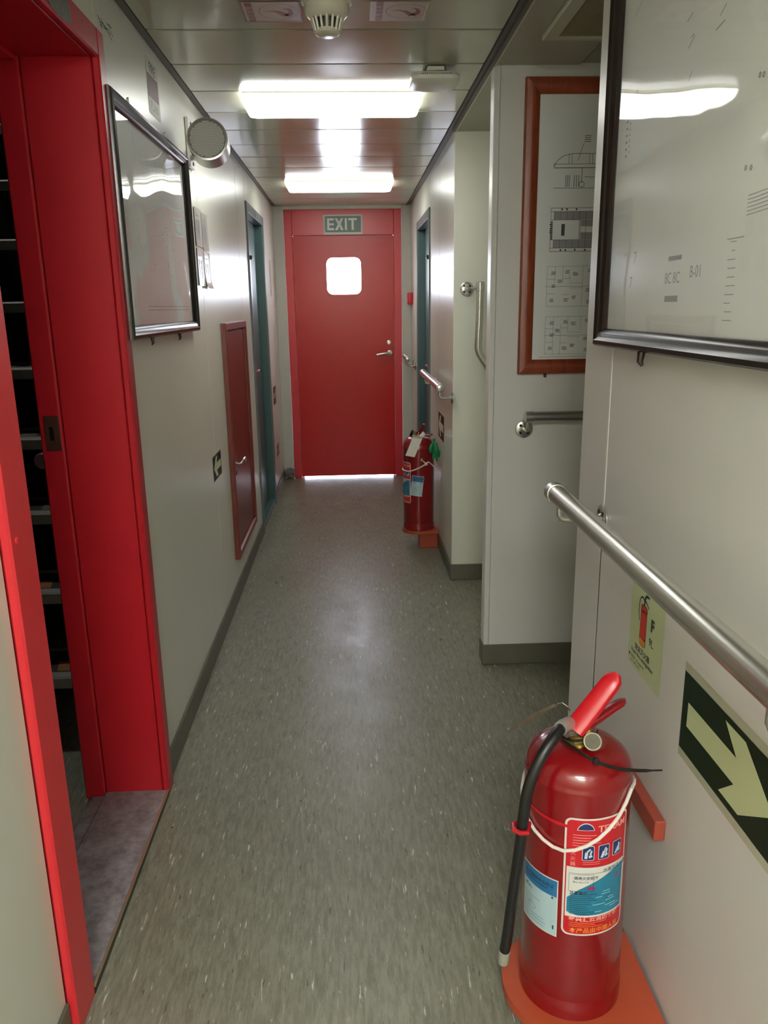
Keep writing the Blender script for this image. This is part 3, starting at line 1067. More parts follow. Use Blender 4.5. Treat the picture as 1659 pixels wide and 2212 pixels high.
# wavy acrylic sheet
mb = MB()
nx, ny = 36, 26
gv = []
for i in range(nx + 1):
    for j in range(ny + 1):
        a = 0.034 + (W_ - 0.068) * i / nx
        b = 0.034 + (H_ - 0.068) * j / ny
        z = 0.0125 + 0.0022 * math.sin(a * 8.5 + 0.5) * math.sin(b * 7 + 0.8) + 0.0009 * math.sin(a * 19 + b * 7)
        gv.append(mb.bm.verts.new(Vector(P) + Vector((z, a, b))))
for i in range(nx):
    for j in range(ny):
        mb.bm.faces.new((gv[i * (ny + 1) + j], gv[(i + 1) * (ny + 1) + j], gv[(i + 1) * (ny + 1) + j + 1], gv[i * (ny + 1) + j + 1]))
mb.build('acrylic_cover', ACRYL_W, pf)
for (a, b) in ((0.25, -0.016), (0.62, -0.016)):
    MB().tube([Vector(P) + Vector((0.010, a, 0.002)), Vector(P) + Vector((0.012, a, b)), Vector(P) + Vector((0.008, a, b - 0.006))], [0.006, 0.004, 0.002], 8).build('clip', DARKMET, pf)
for a in (0.20, 0.62):
    MB().tube([Vector(P) + Vector((0.010, a, H_ - 0.002)), Vector(P) + Vector((0.012, a, H_ + 0.016)), Vector(P) + Vector((0.012, a + 0.006, H_ + 0.02)), Vector(P) + Vector((0.012, a + 0.01, H_ + 0.004))], 0.0025, 8).build('hook', STEEL, pf)

# near right framed plan
P = (XN - 0.002, 1.705, 1.284)
R_ = (0, -1, 0)
W_, H_ = 1.21, 0.78
pn = thing('framed_plan', (XN - 0.002, 1.1, 1.277), 'large black-framed faded plan on the near right wall above the handrail', 'framed plan')
mitre_frame(pn, P, R_, U_, W_, H_, 0.036, 0.03, BLACKFR, STEP_BLK)
sh = slab(pn, P, R_, U_, 0.03, 0.03, W_ - 0.03, H_ - 0.03, 0.003, 0.006, 'plan_sheet', PAPER_W)
fl = Flat()
f2 = Flat()
# drawing fragments, seen along the wall
fl.line(0.10, 0.60, 0.40, 0.80 - 0.05, 0.0010)
for (x, y_, w, h) in ((0.085, 0.36, 0.010, 0.11), (0.105, 0.365, 0.004, 0.09), (0.13, 0.42, 0.006, 0.05)):
    for q in range(9):
        f2.rect(x, y_ + h * q / 9, x + w, y_ + h * q / 9 + 0.004)
for (x, y_) in ((0.60, 0.26), (0.585, 0.262), (0.61, 0.37), (0.60, 0.372)):
    f2.ring(x, y_, 0.004, 0.004, 0.003, 12)
for q in range(6):
    f2.line(0.600, 0.20 + 0.005 * q, 0.72, 0.205 + 0.005 * q, 0.0012)
f2.text('8C 8C', 0.33, 0.118, 0.026, 0.0, sx=0.9)
f2.text('B-01', 0.43, 0.125, 0.026, 0.0, sx=0.9)
f2.rect(0.335, 0.088, 0.39, 0.098)
f2.rect(0.34, 0.155, 0.395, 0.162)
for q in range(10):
    f2.rect(0.555 + random.uniform(0, 0.012), 0.06 + 0.012 * q, 0.575 + random.uniform(0, 0.012), 0.0612 + 0.012 * q)
f2.rect(0.55, 0.172, 0.60, 0.1735)
for q in range(12):
    x = 0.32 + random.uniform(0, 0.16)
    y_ = 0.42 + random.uniform(0, 0.16)
    f2.line(x, y_, x + random.uniform(.01, .03), y_ + random.uniform(0, 0.012), 0.002)
for (x, y_) in ((0.155, 0.115), (0.17, 0.16)):
    f2.text('7', x, y_, 0.03)
for q in range(8):
    x = 0.22 + 0.02 * q
    f2.line(x, 0.68 - random.uniform(0, .04), x + .005, 0.72, 0.0016)
fl.put('plan_line', INK_F, sh, P, R_, U_, 0.0066)
f2.put('plan_drawing', INK_FF, sh, P, R_, U_, 0.0066)
mb = MB()
nx, ny = 40, 26
gv = []
for i in range(nx + 1):
    for j in range(ny + 1):
        a = 0.034 + (W_ - 0.068) * i / nx
        b = 0.034 + (H_ - 0.068) * j / ny
        z = 0.0125 + 0.0012 * math.sin(a * 6 + 1.0) * math.sin(b * 5 + 0.8)
        gv.append(mb.bm.verts.new(Vector(P) + Vector((-z, -a, b))))
for i in range(nx):
    for j in range(ny):
        mb.bm.faces.new((gv[i * (ny + 1) + j], gv[i * (ny + 1) + j + 1], gv[(i + 1) * (ny + 1) + j + 1], gv[(i + 1) * (ny + 1) + j]))
mb.build('acrylic_cover', ACRYL, pn)
MB().tube([Vector(P) + Vector((-0.012, -0.26, 0.002)), Vector(P) + Vector((-0.014, -0.26, -0.018)), Vector(P) + Vector((-0.010, -0.262, -0.026))], [0.008, 0.006, 0.003], 8).build('clip', DARKMET, pn)

# wooden framed plan on the partition
P = (0.592, YB - 0.0035, 1.132)
R_ = (1, 0, 0)
W_, H_ = 0.62, 0.958
pw = thing('framed_plan', (0.9, YB - 0.003, 1.132), 'red-brown wooden framed ship plan on the partition facing the corridor', 'framed plan')
mitre_frame(pw, P, R_, U_, W_, H_, 0.05, 0.03, WOODFRAME, [(0, 0), (0, 0.016), (0.004, 0.022), (0.020, 0.026), (0.034, 0.022), (0.044, 0.016), (0.050, 0.010), (0.050, 0.0)])
sh = slab(pw, P, R_, U_, 0.046, 0.046, W_ - 0.046, H_ - 0.046, 0.002, 0.005, 'plan_sheet', PAPER_W)
fl = Flat()
LW = 0.0014
# side elevation of a boat
bx0, by0 = 0.105, 0.655
fl.strokes([(bx0, by0 + 0.03), (bx0 + 0.01, by0 + 0.05), (bx0 + 0.03, by0 + 0.065), (bx0 + 0.06, by0 + 0.072), (bx0 + 0.40, by0 + 0.072)], [0.0016] * 5)
fl.line(bx0, by0 + 0.028, bx0 + 0.40, by0 + 0.028, 0.0022)
fl.line(bx0, by0 + 0.040, bx0 + 0.40, by0 + 0.040, LW)
fl.line(bx0, by0 + 0.030, bx0, by0 + 0.045, LW)
fl.line(bx0, by0 - 0.035, bx0 + 0.40, by0 - 0.038, LW)
for x in (0.05, 0.06, 0.12, 0.13, 0.20, 0.27):
    fl.line(bx0 + x, by0 + 0.04, bx0 + x, by0 + 0.072, LW)
for x in (0.042, 0.048, 0.054, 0.070, 0.078, 0.086):
    fl.line(bx0 + x, by0 - 0.032, bx0 + x, by0 + 0.005, 0.0020)
fl.ring(bx0 + 0.096, by0 - 0.024, 0.010, 0.010, 0.0016, 20)
fl.line(bx0 + 0.096, by0 - 0.02, bx0 + 0.096, by0 + 0.028, 0.0018)
fl.line(bx0 + 0.105, by0 + 0.0, bx0 + 0.3, by0 - 0.010, LW)
fl.line(bx0 + 0.08, by0 + 0.05, bx0 + 0.098, by0 + 0.105, LW)
for q in range(4):
    fl.rect(bx0 + 0.100, by0 + 0.108 + 0.006 * q, bx0 + 0.122, by0 + 0.110 + 0.006 * q)
    fl.rect(bx0 + 0.155, by0 + 0.082 + 0.005 * q, bx0 + 0.20, by0 + 0.084 + 0.005 * q)
# deck plan
dx, dy = 0.10, 0.415
fl.frame(dx, dy, dx + 0.42, dy + 0.142, 0.0014)
fl.line(dx, dy + 0.012, dx + 0.42, dy + 0.012, LW)
fl.line(dx, dy + 0.130, dx + 0.42, dy + 0.130, LW)
for q in range(16):
    xx = dx + 0.012 + 0.022 * q
    if xx > dx + 0.098:
        fl.line(xx, dy + 0.012, xx, dy + 0.130, 0.0013)
    else:
        fl.line(xx, dy + 0.012, xx, dy + 0.038, 0.0013)
        fl.line(xx, dy + 0.104, xx, dy + 0.130, 0.0013)
fl.frame(dx + 0.004, dy + 0.038, dx + 0.104, dy + 0.104, 0.0013)
fl.rect(dx + 0.038, dy + 0.052, dx + 0.050, dy + 0.090)
for q in range(9):
    fl.rect(dx - 0.003 + random.uniform(0, .004), dy + 0.04 + 0.0066 * q, dx + 0.008, dy + 0.0445 + 0.0066 * q)
for (x, y_) in ((0.035, 0.002), (0.052, 0.002), (0.085, 0.003), (0.12, 0.002), (0.035, 0.134), (0.052, 0.134), (0.085, 0.134), (0.15, 0.134)):
    fl.rect(dx + x, dy + y_, dx + x + 0.006, dy + y_ + 0.006)
for (ey, hh) in ((0.232, 0.135), (0.068, 0.130)):
    # cabin arrangement plans
    ex = 0.095
    f3 = fl
    f3.frame(ex, ey, ex + 0.44, ey + hh, 0.0007)
    f3.line(ex - 0.005, ey + hh / 2, ex + 0.44, ey + hh / 2, 0.0009)
    for x in (0.028, 0.055, 0.080, 0.125, 0.15, 0.20, 0.25):
        f3.line(ex + x, ey + hh * random.choice((0, 0.3, 0.6)), ex + x, ey + hh * random.choice((0.55, 0.8, 1)), 0.0007)
    for (a, b, c, d) in ((0, 0.32, 0.03, 0.32), (0, 0.68, 0.03, 0.68), (0.055, 0.3, 0.08, 0.3), (0.055, 0.7, 0.08, 0.7), (0.08, 0.46, 0.125, 0.46), (0.08, 0.58, 0.125, 0.58)):
        f3.line(ex + a, ey + b * hh, ex + c, ey + d * hh, 0.0007)
    for (a, b) in ((0.012, 0.82), (0.010, 0.15), (0.015, 0.5), (0.062, 0.85), (0.06, 0.15), (0.09, 0.8), (0.088, 0.22), (0.035, 0.62), (0.14, 0.88), (0.14, 0.10), (0.135, 0.40), (0.165, 0.7), (0.170, 0.5)):
        for q in range(3):
            f3.rect(ex + a + random.uniform(0, .004), ey + b * hh + 0.0042 * q - 0.004, ex + a + 0.014 + random.uniform(0, .006), ey + b * hh + 0.0042 * q - 0.0022)
fl.line(0.075, 0.046 + 0.012, 0.56, 0.046 + 0.016, 0.0010)
fl.put('plan_drawing', mat('plan_ink', (80, 78, 78), 0.6), sh, P, R_, U_, 0.0056)
f2 = Flat()
f2.rect(dx + 0.012, dy + 0.012, dx + 0.42, dy + 0.038)
f2.rect(dx + 0.012, dy + 0.104, dx + 0.42, dy + 0.130)
f2.rect(dx + 0.1055, dy + 0.0385, dx + 0.42, dy + 0.0625)
f2.rect(dx + 0.1055, dy + 0.082, dx + 0.42, dy + 0.1035)
f2.put('plan_shading', mat('plan_shade', (160, 159, 158), 0.6), sh, P, R_, U_, 0.0053)
Flat().rect(0.047, 0.047, W_ - 0.047, H_ - 0.047).put('glass_cover', PANE, pw, P, R_, U_, 0.0078)
MB().box((0.688, YB - 0.018, 1.119), (0.696, YB - 0.0025, 1.1315), 0.002).build('clip', DARKMET, pw)

# ---- loudspeaker
spk = thing('loudspeaker', (-0.50, 2.98, 1.90), 'round silver loudspeaker on a wall bracket beside the black plan frame', 'loudspeaker')
C0 = Vector((-0.462, 2.85, 1.922))
axd = Vector((-0.055, 1.0, -0.135)).normalized()      # body runs back from the grille
RS = 0.068
q_ = Vector((0, 0, 1)).rotation_difference(axd)
mb = MB()
mb.lathe([(RS - 0.008, 0.004), (RS - 0.006, 0.0), (RS, 0.001), (RS, 0.088), (RS - 0.006, 0.094), (0.0, 0.096)], C0, axd, 56)
mb.build('housing', ALU, spk)
MB().lathe([(0.0, 0.0035), (RS - 0.0085, 0.0035), (RS - 0.0085, 0.006)], C0, axd, 48).build('grille_backing', mat('grille_mesh_grey', (140, 136, 132), 0.6), spk)
# perforated grille: rows of raised metal between holes
mb = MB()
nn = 0
step = 0.0058
for i in range(-13, 14):
    for j in range(-15, 16):
        x = (i + (0.5 if j % 2 else 0)) * step
        y_ = j * step * 0.87
        if x * x + y_ * y_ < (RS - 0.011) ** 2:
            c = C0 + q_ @ Vector((x, y_, 0.0018))
            vsq = [mb.bm.verts.new(c + q_ @ Vector((0.0026 * math.cos(PI / 3 * t_), 0.0026 * math.sin(PI / 3 * t_), 0))) for t_ in range(6)]
            mb.bm.faces.new(vsq)
o = mb.build('grille', GRILLE, spk, fixn=False)
tag(o, kind='stuff')
for k_ in range(22):
    a = 2 * PI * k_ / 66 + 3.55
    c = Vector((math.cos(a), math.sin(a), 0)) * (RS + 0.0008)
    mb = MB()
    mb.tube([C0 + q_ @ (c + Vector((0, 0, 0.012))), C0 + q_ @ (c + Vector((0, 0, 0.082)))], 0.0018, 6)
    mb.build('cooling_rib', ALU, spk)
MB().box((XL + 0.001, 3.10, 1.878), (XL + 0.013, 3.185, 2.045), 0.001).build('wall_plate', ALU, spk)
for z in (1.894, 2.030):
    MB().lathe([(0.007, 0), (0.007, 0.002), (0, 0.003)], (XL + 0.013, 3.150, z), (1, 0, 0), 12).build('screw', PLASTBLK, spk)
pe = C0 + axd * 0.094
MB().tube([pe - axd * 0.03 + Vector((-0.03, 0, -0.02)), Vector((-0.535, 3.02, 1.895)), Vector((-0.572, 3.15, 1.915))], [0.012, 0.012, 0.010], 10).build('arm', ALU, spk)
MB().tube([pe - axd * 0.004, pe + axd * 0.02, Vector((-0.50, 3.06, 1.93)), Vector((-0.572, 3.155, 1.96))], 0.009, 10).build('arm', ALU, spk)

# ---- fire plan sign on the left wall
fs = thing('fire_plan_sign', (XL, 2.63, 1.94), 'small white and maroon FIRE PLAN sign high on left wall above plan frame', 'sign')
org = (XL + 0.0006, 2.565, 1.94)
Flat().rect(0, 0, 0.145, 0.155).put('sheet', mat('sign_white', (196, 194, 180), 0.5, spec=0.2), fs, org, (0, 1, 0), (0, 0, 1), 0.0002)
Flat().rect(0.006, 0.048, 0.132, 0.112).put('red_field', MAROON, fs, org, (0, 1, 0), (0, 0, 1), 0.0006)
Flat().text('FIRE', 0.07, 0.118, 0.040, 0.0006, 'CENTER', sx=1.1).put('lettering', INK, fs, org, (0, 1, 0), (0, 0, 1), 0.0006)
Flat().text('PLAN', 0.07, 0.014, 0.036, 0.0002, 'CENTER', sx=1.1).put('lettering', mat('grey_print', (116, 116, 106), 0.5), fs, org, (0, 1, 0), (0, 0, 1), 0.0006)

# ---- notices taped to the left wall
for i, (y0_, z0_, lab) in enumerate(((3.145, 1.608, 'curled notice with two grey pictures, top left of the four by the plan frame'),
                                     (3.285, 1.602, 'curled notice with two dark bars, top right of the four by the plan frame'),
                                     (3.150, 1.462, 'curled notice sheet, bottom left of the four by the plan frame'),
                                     (3.290, 1.455, 'curled notice with lifted lower edge, bottom right of the four sheets'))):
    t = thing('notice_sheet', (XL, y0_ + 0.065, z0_), lab, 'paper notice', 'paper notices on the left wall')
    mb = MB()
    gv = []
    n1, n2 = 8, 8
    for a in range(n1 + 1):
        for b in range(n2 + 1):
            u, v = a / n1, b / n2
            off = 0.0018 + 0.0022 * (abs(u - 0.5) * 2) ** 3 + (0.010 * (1 - v) ** 6 if i == 3 else 0.001 * (1 - v) ** 3)
            gv.append(mb.bm.verts.new((XL + off, y0_ + 0.132 * u, z0_ + 0.142 * v)))
    for a in range(n1):
        for b in range(n2):
            mb.bm.faces.new((gv[a * (n2 + 1) + b], gv[(a + 1) * (n2 + 1) + b], gv[(a + 1) * (n2 + 1) + b + 1], gv[a * (n2 + 1) + b + 1]))
    mb.build('sheet', mat('glossy_paper', (206, 205, 200), 0.16), t)
    fl = Flat()
    for (a, b) in ((0.030, 0.055), (0.075, 0.100)):
        fl.rect(a, 0.025, b, 0.098)
    fl.rect(0.035, 0.112, 0.095, 0.118)
    fl.put('print', mat('notice_grey', (128, 126, 126), 0.4), t, (XL + 0.0020, y0_, z0_), (0, 1, 0), (0, 0, 1), 0.0008)


# ---- exit / direction signs
def arrow_poly():
    # points to +x, unit box 0..1 x -0.5..0.5
    return [(0, -0.16), (0.52, -0.16), (0.40, -0.5), (0.68, -0.5), (1.0, 0), (0.68, 0.5), (0.40, 0.5), (0.52, 0.16), (0, 0.16)]


def arrow_sign(name, org, right, w, h, label, flip=False, m_bg=SIGNG, m_fg=GLOW, film=0.0):
    t = thing(name, org, label, 'sign')
    up = (0, 0, 1)
    if film:
        Flat().rect(-film * .15, -film, w + film * .15, h + film).put('clear_film', mat('sign_film', (180, 182, 160), 0.25), t, org, right, up, 0.0004)
    Flat().rect(0, 0, w, h).put('panel', m_bg, t, org, right, up, 0.0010)
    pts = []
    ax = [(0.07, 0.35), (0.59, 0.35), (0.46, 0.09), (0.655, 0.09), (0.93, 0.5), (0.655, 0.93), (0.46, 0.93), (0.59, 0.66), (0.07, 0.66)]
    for x, y_ in ax:
        pts.append(((1 - x) * w if flip else x * w, y_ * h))
    if flip:
        pts = pts[::-1]
    fl = Flat()
    # concave outline: split into shaft and head
    tip = [pts[i] for i in (2, 3, 4, 5, 6)]
    mid = [pts[i] for i in (0, 1, 7, 8)]
    neck1 = [pts[1], pts[2], pts[4]]
    neck2 = [pts[7], pts[4], pts[6]]
    fl.poly(mid)
    fl.poly([pts[1], pts[4], pts[7]])
    fl.poly([pts[1], pts[2], pts[3], pts[4]])
    fl.poly([pts[7], pts[4], pts[5], pts[6]])
    fl.put('arrow', m_fg, t, org, right, up, 0.0016)
    return t


es = thing('exit_sign', (-0.04, YF - 0.012, 1.925), 'grey-green EXIT sign above the red door', 'sign')
org = (-0.190, YF - 0.0125, 1.922)
MB().box((-0.190, YF - 0.0150, 1.920), (0.112, YF - 0.0125, 2.066), 0.0008).build('plate', GLOWEXIT, es)
Flat().rect(0.012, 0.014, 0.290, 0.132).put('field', SIGNEXIT, es, org, (1, 0, 0), (0, 0, 1), 0.0030)
ex_ = Flat()
lh0, lh1, sw_ = 0.030, 0.116, 0.0165
x_ = 0.030
ex_.rect(x_, lh0, x_ + sw_, lh1)
for ya_ in (lh0, (lh0 + lh1 - 0.015) / 2, lh1 - 0.015):
    ex_.rect(x_ + sw_, ya_, x_ + 0.052, ya_ + 0.015)
x_ = 0.089
ex_.poly([(x_, lh0), (x_ + 0.020, lh0), (x_ + 0.067, lh1), (x_ + 0.047, lh1)])
ex_.poly([(x_ + 0.047, lh0), (x_ + 0.067, lh0), (x_ + 0.043, (lh0 + lh1) / 2 + 0.001), (x_ + 0.0325, (lh0 + lh1) / 2 - 0.010)])
ex_.poly([(x_, lh1), (x_ + 0.024, (lh0 + lh1) / 2 - 0.001), (x_ + 0.0345, (lh0 + lh1) / 2 + 0.010), (x_ + 0.020, lh1)])
x_ = 0.166
ex_.rect(x_, lh0, x_ + sw_, lh1)
x_ = 0.193
ex_.rect(x_, lh1 - 0.015, x_ + 0.066, lh1)
ex_.rect(x_ + 0.025, lh0, x_ + 0.0415, lh1 - 0.015)
ex_.put('lettering', mat('exit_white', (226, 232, 220), 0.4), es, org, (1, 0, 0), (0, 0, 1), 0.0036)
# near big arrow sign, extinguisher sign
arrow_sign('arrow_sign', (XN, 1.178, 0.631), (0, -1, 0), 0.32, 0.142, 'large dark green arrow sign low on the near right wall', film=0.016)
fsn = thing('extinguisher_sign', (XN, 1.35, 0.66), 'pale yellow-green F 9L foam extinguisher sign below the near handrail', 'sign')
org = (XN, 1.443, 0.667)
Flat().rect(0, 0, 0.166, 0.176).put('sheet', GLOW, fsn, org, (0, -1, 0), (0, 0, 1), 0.0006)
fl = Flat()
fl.cols(rr_cols(0.053, 0.060, 0.085, 0.144, 0.008, 3))
fl.put('pictogram_outline', INK, fsn, org, (0, -1, 0), (0, 0, 1), 0.0009)
fl = Flat()
fl.cols(rr_cols(0.0545, 0.076, 0.0835, 0.1425, 0.007, 3))
fl.put('pictogram_body', FIRERED, fsn, org, (0, -1, 0), (0, 0, 1), 0.0012)
fl = Flat()
fl.rect(0.0545, 0.0615, 0.0835, 0.0745)
fl.put('pictogram_band', YELLOWP, fsn, org, (0, -1, 0), (0, 0, 1), 0.0012)
fl = Flat()
fl.strokes([(0.069, 0.142), (0.070, 0.158), (0.078, 0.166), (0.092, 0.166)], [0.006, 0.006, 0.006, 0.004])
fl.strokes([(0.070, 0.156), (0.080, 0.152), (0.093, 0.145)], [0.004, 0.003, 0.002])
fl.strokes([(0.068, 0.153), (0.058, 0.158), (0.048, 0.152), (0.044, 0.140), (0.044, 0.120), (0.049, 0.106)], [0.003] * 6)
fl.line(0.0545, 0.131, 0.0835, 0.131, 0.0015)
fl.text('F', 0.106, 0.108, 0.034, 0.0012)
fl.text('9L', 0.102, 0.078, 0.022, 0.0002)
fl.text('泡沫灭火器', 0.034, 0.042, 0.0155, 0.0002)
fl.text('Foam fire extinguisher', 0.018, 0.030, 0.0125, 0.0001)
fl.text('■ 手提式 / Portable 9L', 0.006, 0.017, 0.0085)
fl.text('type, refill yearly', 0.016, 0.009, 0.0075)
fl.put('lettering', INK, fsn, org, (0, -1, 0), (0, 0, 1), 0.0012)

arrow_sign('arrow_sign', (XL, 3.18, 0.680), (0, 1, 0), 0.20, 0.10, 'small framed green arrow sign on left wall beside the red-brown cabinet', flip=True, m_bg=SIGNG, film=0.004)
arrow_sign('arrow_sign', (XR, 4.42, 0.655), (0, -1, 0), 0.26, 0.14, 'brown arrow sign on right wall above the far extinguisher', flip=True, m_bg=mat('sign_brown', (56, 46, 26), 0.55, spec=0.12), m_fg=mat('sign_cream', (214, 206, 178), 0.55, spec=0.12))
arrow_sign('arrow_sign', (XL, 5.80, 0.68), (0, 1, 0), 0.19, 0.13, 'small dark arrow sign at waist height beyond the left teal door', m_bg=mat('sign_umber', (64, 50, 40), 0.55, spec=0.12), m_fg=mat('sign_mauve', (178, 160, 146), 0.55, spec=0.12))
arrow_sign('arrow_sign', (XL, 5.85, 0.28), (0, 1, 0), 0.18, 0.09, 'small worn arrow sign near floor beyond the left teal door', m_bg=mat('sign_umber2', (84, 72, 62), 0.4), m_fg=mat('sign_mauve', (160, 142, 130), 0.4))
vt = thing('text_sign', (XL, 5.98, 1.5), 'thin grey lettering strip at eye height beyond the left teal door', 'sign')
Flat().rect(0, 0, 0.10, 0.26).put('sheet', mat('clear_strip', (176, 168, 164), 0.4), vt, (XL, 5.97, 1.46), (0, 1, 0), (0, 0, 1), 0.0006)
Flat().text('← EXIT', 0.075, 0.02, 0.065, 0.0, rot=PI / 2).put('lettering', mat('thin_print', (112, 102, 104), 0.5), vt, (XL, 5.97, 1.46), (0, 1, 0), (0, 0, 1), 0.0012)

# ---- red-brown cabinet hatch on the left wall
cb = thing('wall_cabinet', (XL, 3.95, 0.2), 'tall red-brown cabinet hatch with a bent handle on the left wall', 'cabinet')
mitre_frame(cb, (XL + 0.001, 3.60, 0.205), (0, 1, 0), (0, 0, 1), 0.705, 1.107, 0.04, 0.022, WOODRED,
            [(0, 0), (0, 0.020), (0.003, 0.024), (0.030, 0.024), (0.034, 0.018), (0.034, 0.0)])
cd = MB().box((XL + 0.002, 3.638, 0.243), (XL + 0.013, 4.267, 1.272), 0.003).build('door', WOODRED, cb)
mb = MB()
mb.lathe([(0.012, 0), (0.012, 0.004), (0.006, 0.006), (0.006, 0.026)], (XL + 0.013, 3.70, 0.655), (1, 0, 0), 16)
mb.tube([(XL + 0.038, 3.70, 0.655), (XL + 0.048, 3.715, 0.668), (XL + 0.050, 3.75, 0.674), (XL + 0.048, 3.785, 0.668), (XL + 0.045, 3.80, 0.648)], 0.006, 10)
mb.build('handle', STEEL, cd)
MB().lathe([(0.011, 0), (0.011, 0.006), (0.0, 0.007)], (XL + 0.013, 3.70, 0.61), (1, 0, 0), 16).build('lock', DARKMET, cd)

# ---- call point on the right wall
cp = thing('alarm_box', (XR, 6.30, 1.38), 'small bright red alarm box on right wall beside the exit door', 'alarm box')
MB().box((XR - 0.038, 6.24, 1.388), (XR - 0.0005, 6.345, 1.478), 0.006, 2).build('case', mat('alarm_red', (196, 26, 50), 0.35), cp)
MB().box((XR - 0.040, 6.262, 1.41), (XR - 0.0382, 6.322, 1.455), 0.0006).build('glass_plate', mat('alarm_pane', (214, 80, 92), 0.2), cp)


# ---- handrails
def flange(mb, c, d, r=0.032):
    mb.lathe([(r, 0.0005), (r, 0.004), (r - 0.003, 0.006), (0.012, 0.007), (0.009, 0.012)], c, d, 28)


def screws(parent, c, d, r=0.019):
    d = Vector(d).normalized()
    q0 = Vector((0, 0, 1)).rotation_difference(d)
    for k_ in range(4):
        a = PI / 4 + k_ * PI / 2
        p = Vector(c) + q0 @ Vector((r * math.cos(a), r * math.sin(a), 0.0066))
        MB().lathe([(0.0055, 0), (0.0055, 0.0012), (0.003, 0.0016), (0, 0.0008)], p, d, 10).build('screw', PLASTBLK, parent)


def rail(name, label, p0, p1, wallpts, wd, r=0.0185, cat='handrail', group=None):
    """straight rail p0-p1; wallpts: y (or x) stations where brackets stand; wd = unit vector into the wall, dist"""
    p0, p1 = Vector(p0), Vector(p1)
    t = thing(name, (p0 + p1) / 2, label, cat, group)
    d = (p1 - p0).normalized()
    MB().tube([p0 + d * 0.028, p1 - d * 0.028], r, 28).build('tube', STEEL, t)
    for q0, dd in ((p0, d), (p1, -d)):
        MB().lathe([(0.0, 0.0), (r - 0.003, 0.0), (r + 0.002, 0.003), (r + 0.002, 0.030), (r, 0.031)], q0, dd, 28).build('end_cap', CHROME, t)
    n, dist = Vector(wd[0]), wd[1]
    for s_ in wallpts:
        c = p0 + d * s_
        w = c + n * dist + Vector((0, 0, -0.052))
        mb = MB()
        mb.tube([c + Vector((0, 0, -r + 0.002)), c + Vector((0, 0, -0.040)), c + Vector((0, 0, -0.049)) + n * 0.004, c + Vector((0, 0, -0.052)) + n * 0.013, w - n * 0.002], 0.0062, 12)
        flange(mb, w, -n)
        br = mb.build('bracket', CHROME, t)
        screws(br, w, -n)
    return t


rail('handrail', 'long steel handrail in the foreground along the near right wall', (0.450, 1.700, 0.962), (0.450, -0.50, 0.962), (0.055, 0.95, 1.85), ((1, 0, 0), 0.0995), r=0.0205)
rail('handrail', 'steel handrail on the partition beneath the wooden framed plan', (0.612, YB - 0.062, 0.985), (1.28, YB - 0.062, 0.985), (0.012, 0.60), ((0, 1, 0), 0.060))
rail('handrail', 'short steel handrail with round end above the far extinguisher', (0.425, 3.76, 0.990), (0.425, 4.70, 0.990), (0.035, 0.80), ((1, 0, 0), 0.0645))
rail('handrail', 'stub of steel handrail on right wall beside the exit door', (0.425, 5.93, 0.990), (0.425, 6.28, 0.990), (0.05, 0.25), ((1, 0, 0), 0.0645))
gr = thing('grab_rail', (0.62, 3.74, 1.2), 'bent upright steel grab rail on the cream recess wall', 'grab rail')
gx, gy = 0.606, 3.738
path = [(gx, gy, 1.470), (gx - 0.002, gy, 1.30), (gx - 0.006, gy, 1.185), (gx - 0.004, gy, 1.168), (gx + 0.003, gy, 1.148), (gx + 0.014, gy, 1.130), (gx + 0.07, gy, 1.045), (gx + 0.18, gy, 0.88)]
MB().tube(path, 0.0175, 24).build('tube', STEEL, gr)
MB().lathe([(0.0, 0), (0.018, 0), (0.0205, 0.003), (0.0205, 0.042), (0.0175, 0.043)], (gx, gy, 1.478), (0, 0, -1), 24).build('end_cap', CHROME, gr)
mb = MB()
mb.tube([(gx - 0.010, gy, 1.452), (gx - 0.040, gy, 1.450), (gx - 0.050, gy + 0.010, 1.449), (gx - 0.054, YA - 0.004, 1.448)], 0.006, 10)
flange(mb, (gx - 0.054, YA - 0.0008, 1.448), (0, -1, 0))
br = mb.build('bracket', CHROME, gr)
screws(br, (gx - 0.054, YA - 0.0008, 1.448), (0, -1, 0))
mb = MB()
mb.tube([(gx + 0.16, gy, 0.90), (gx + 0.16, YA - 0.004, 0.90)], 0.006, 10)
flange(mb, (gx + 0.16, YA - 0.0008, 0.90), (0, -1, 0))
br = mb.build('bracket', CHROME, gr)


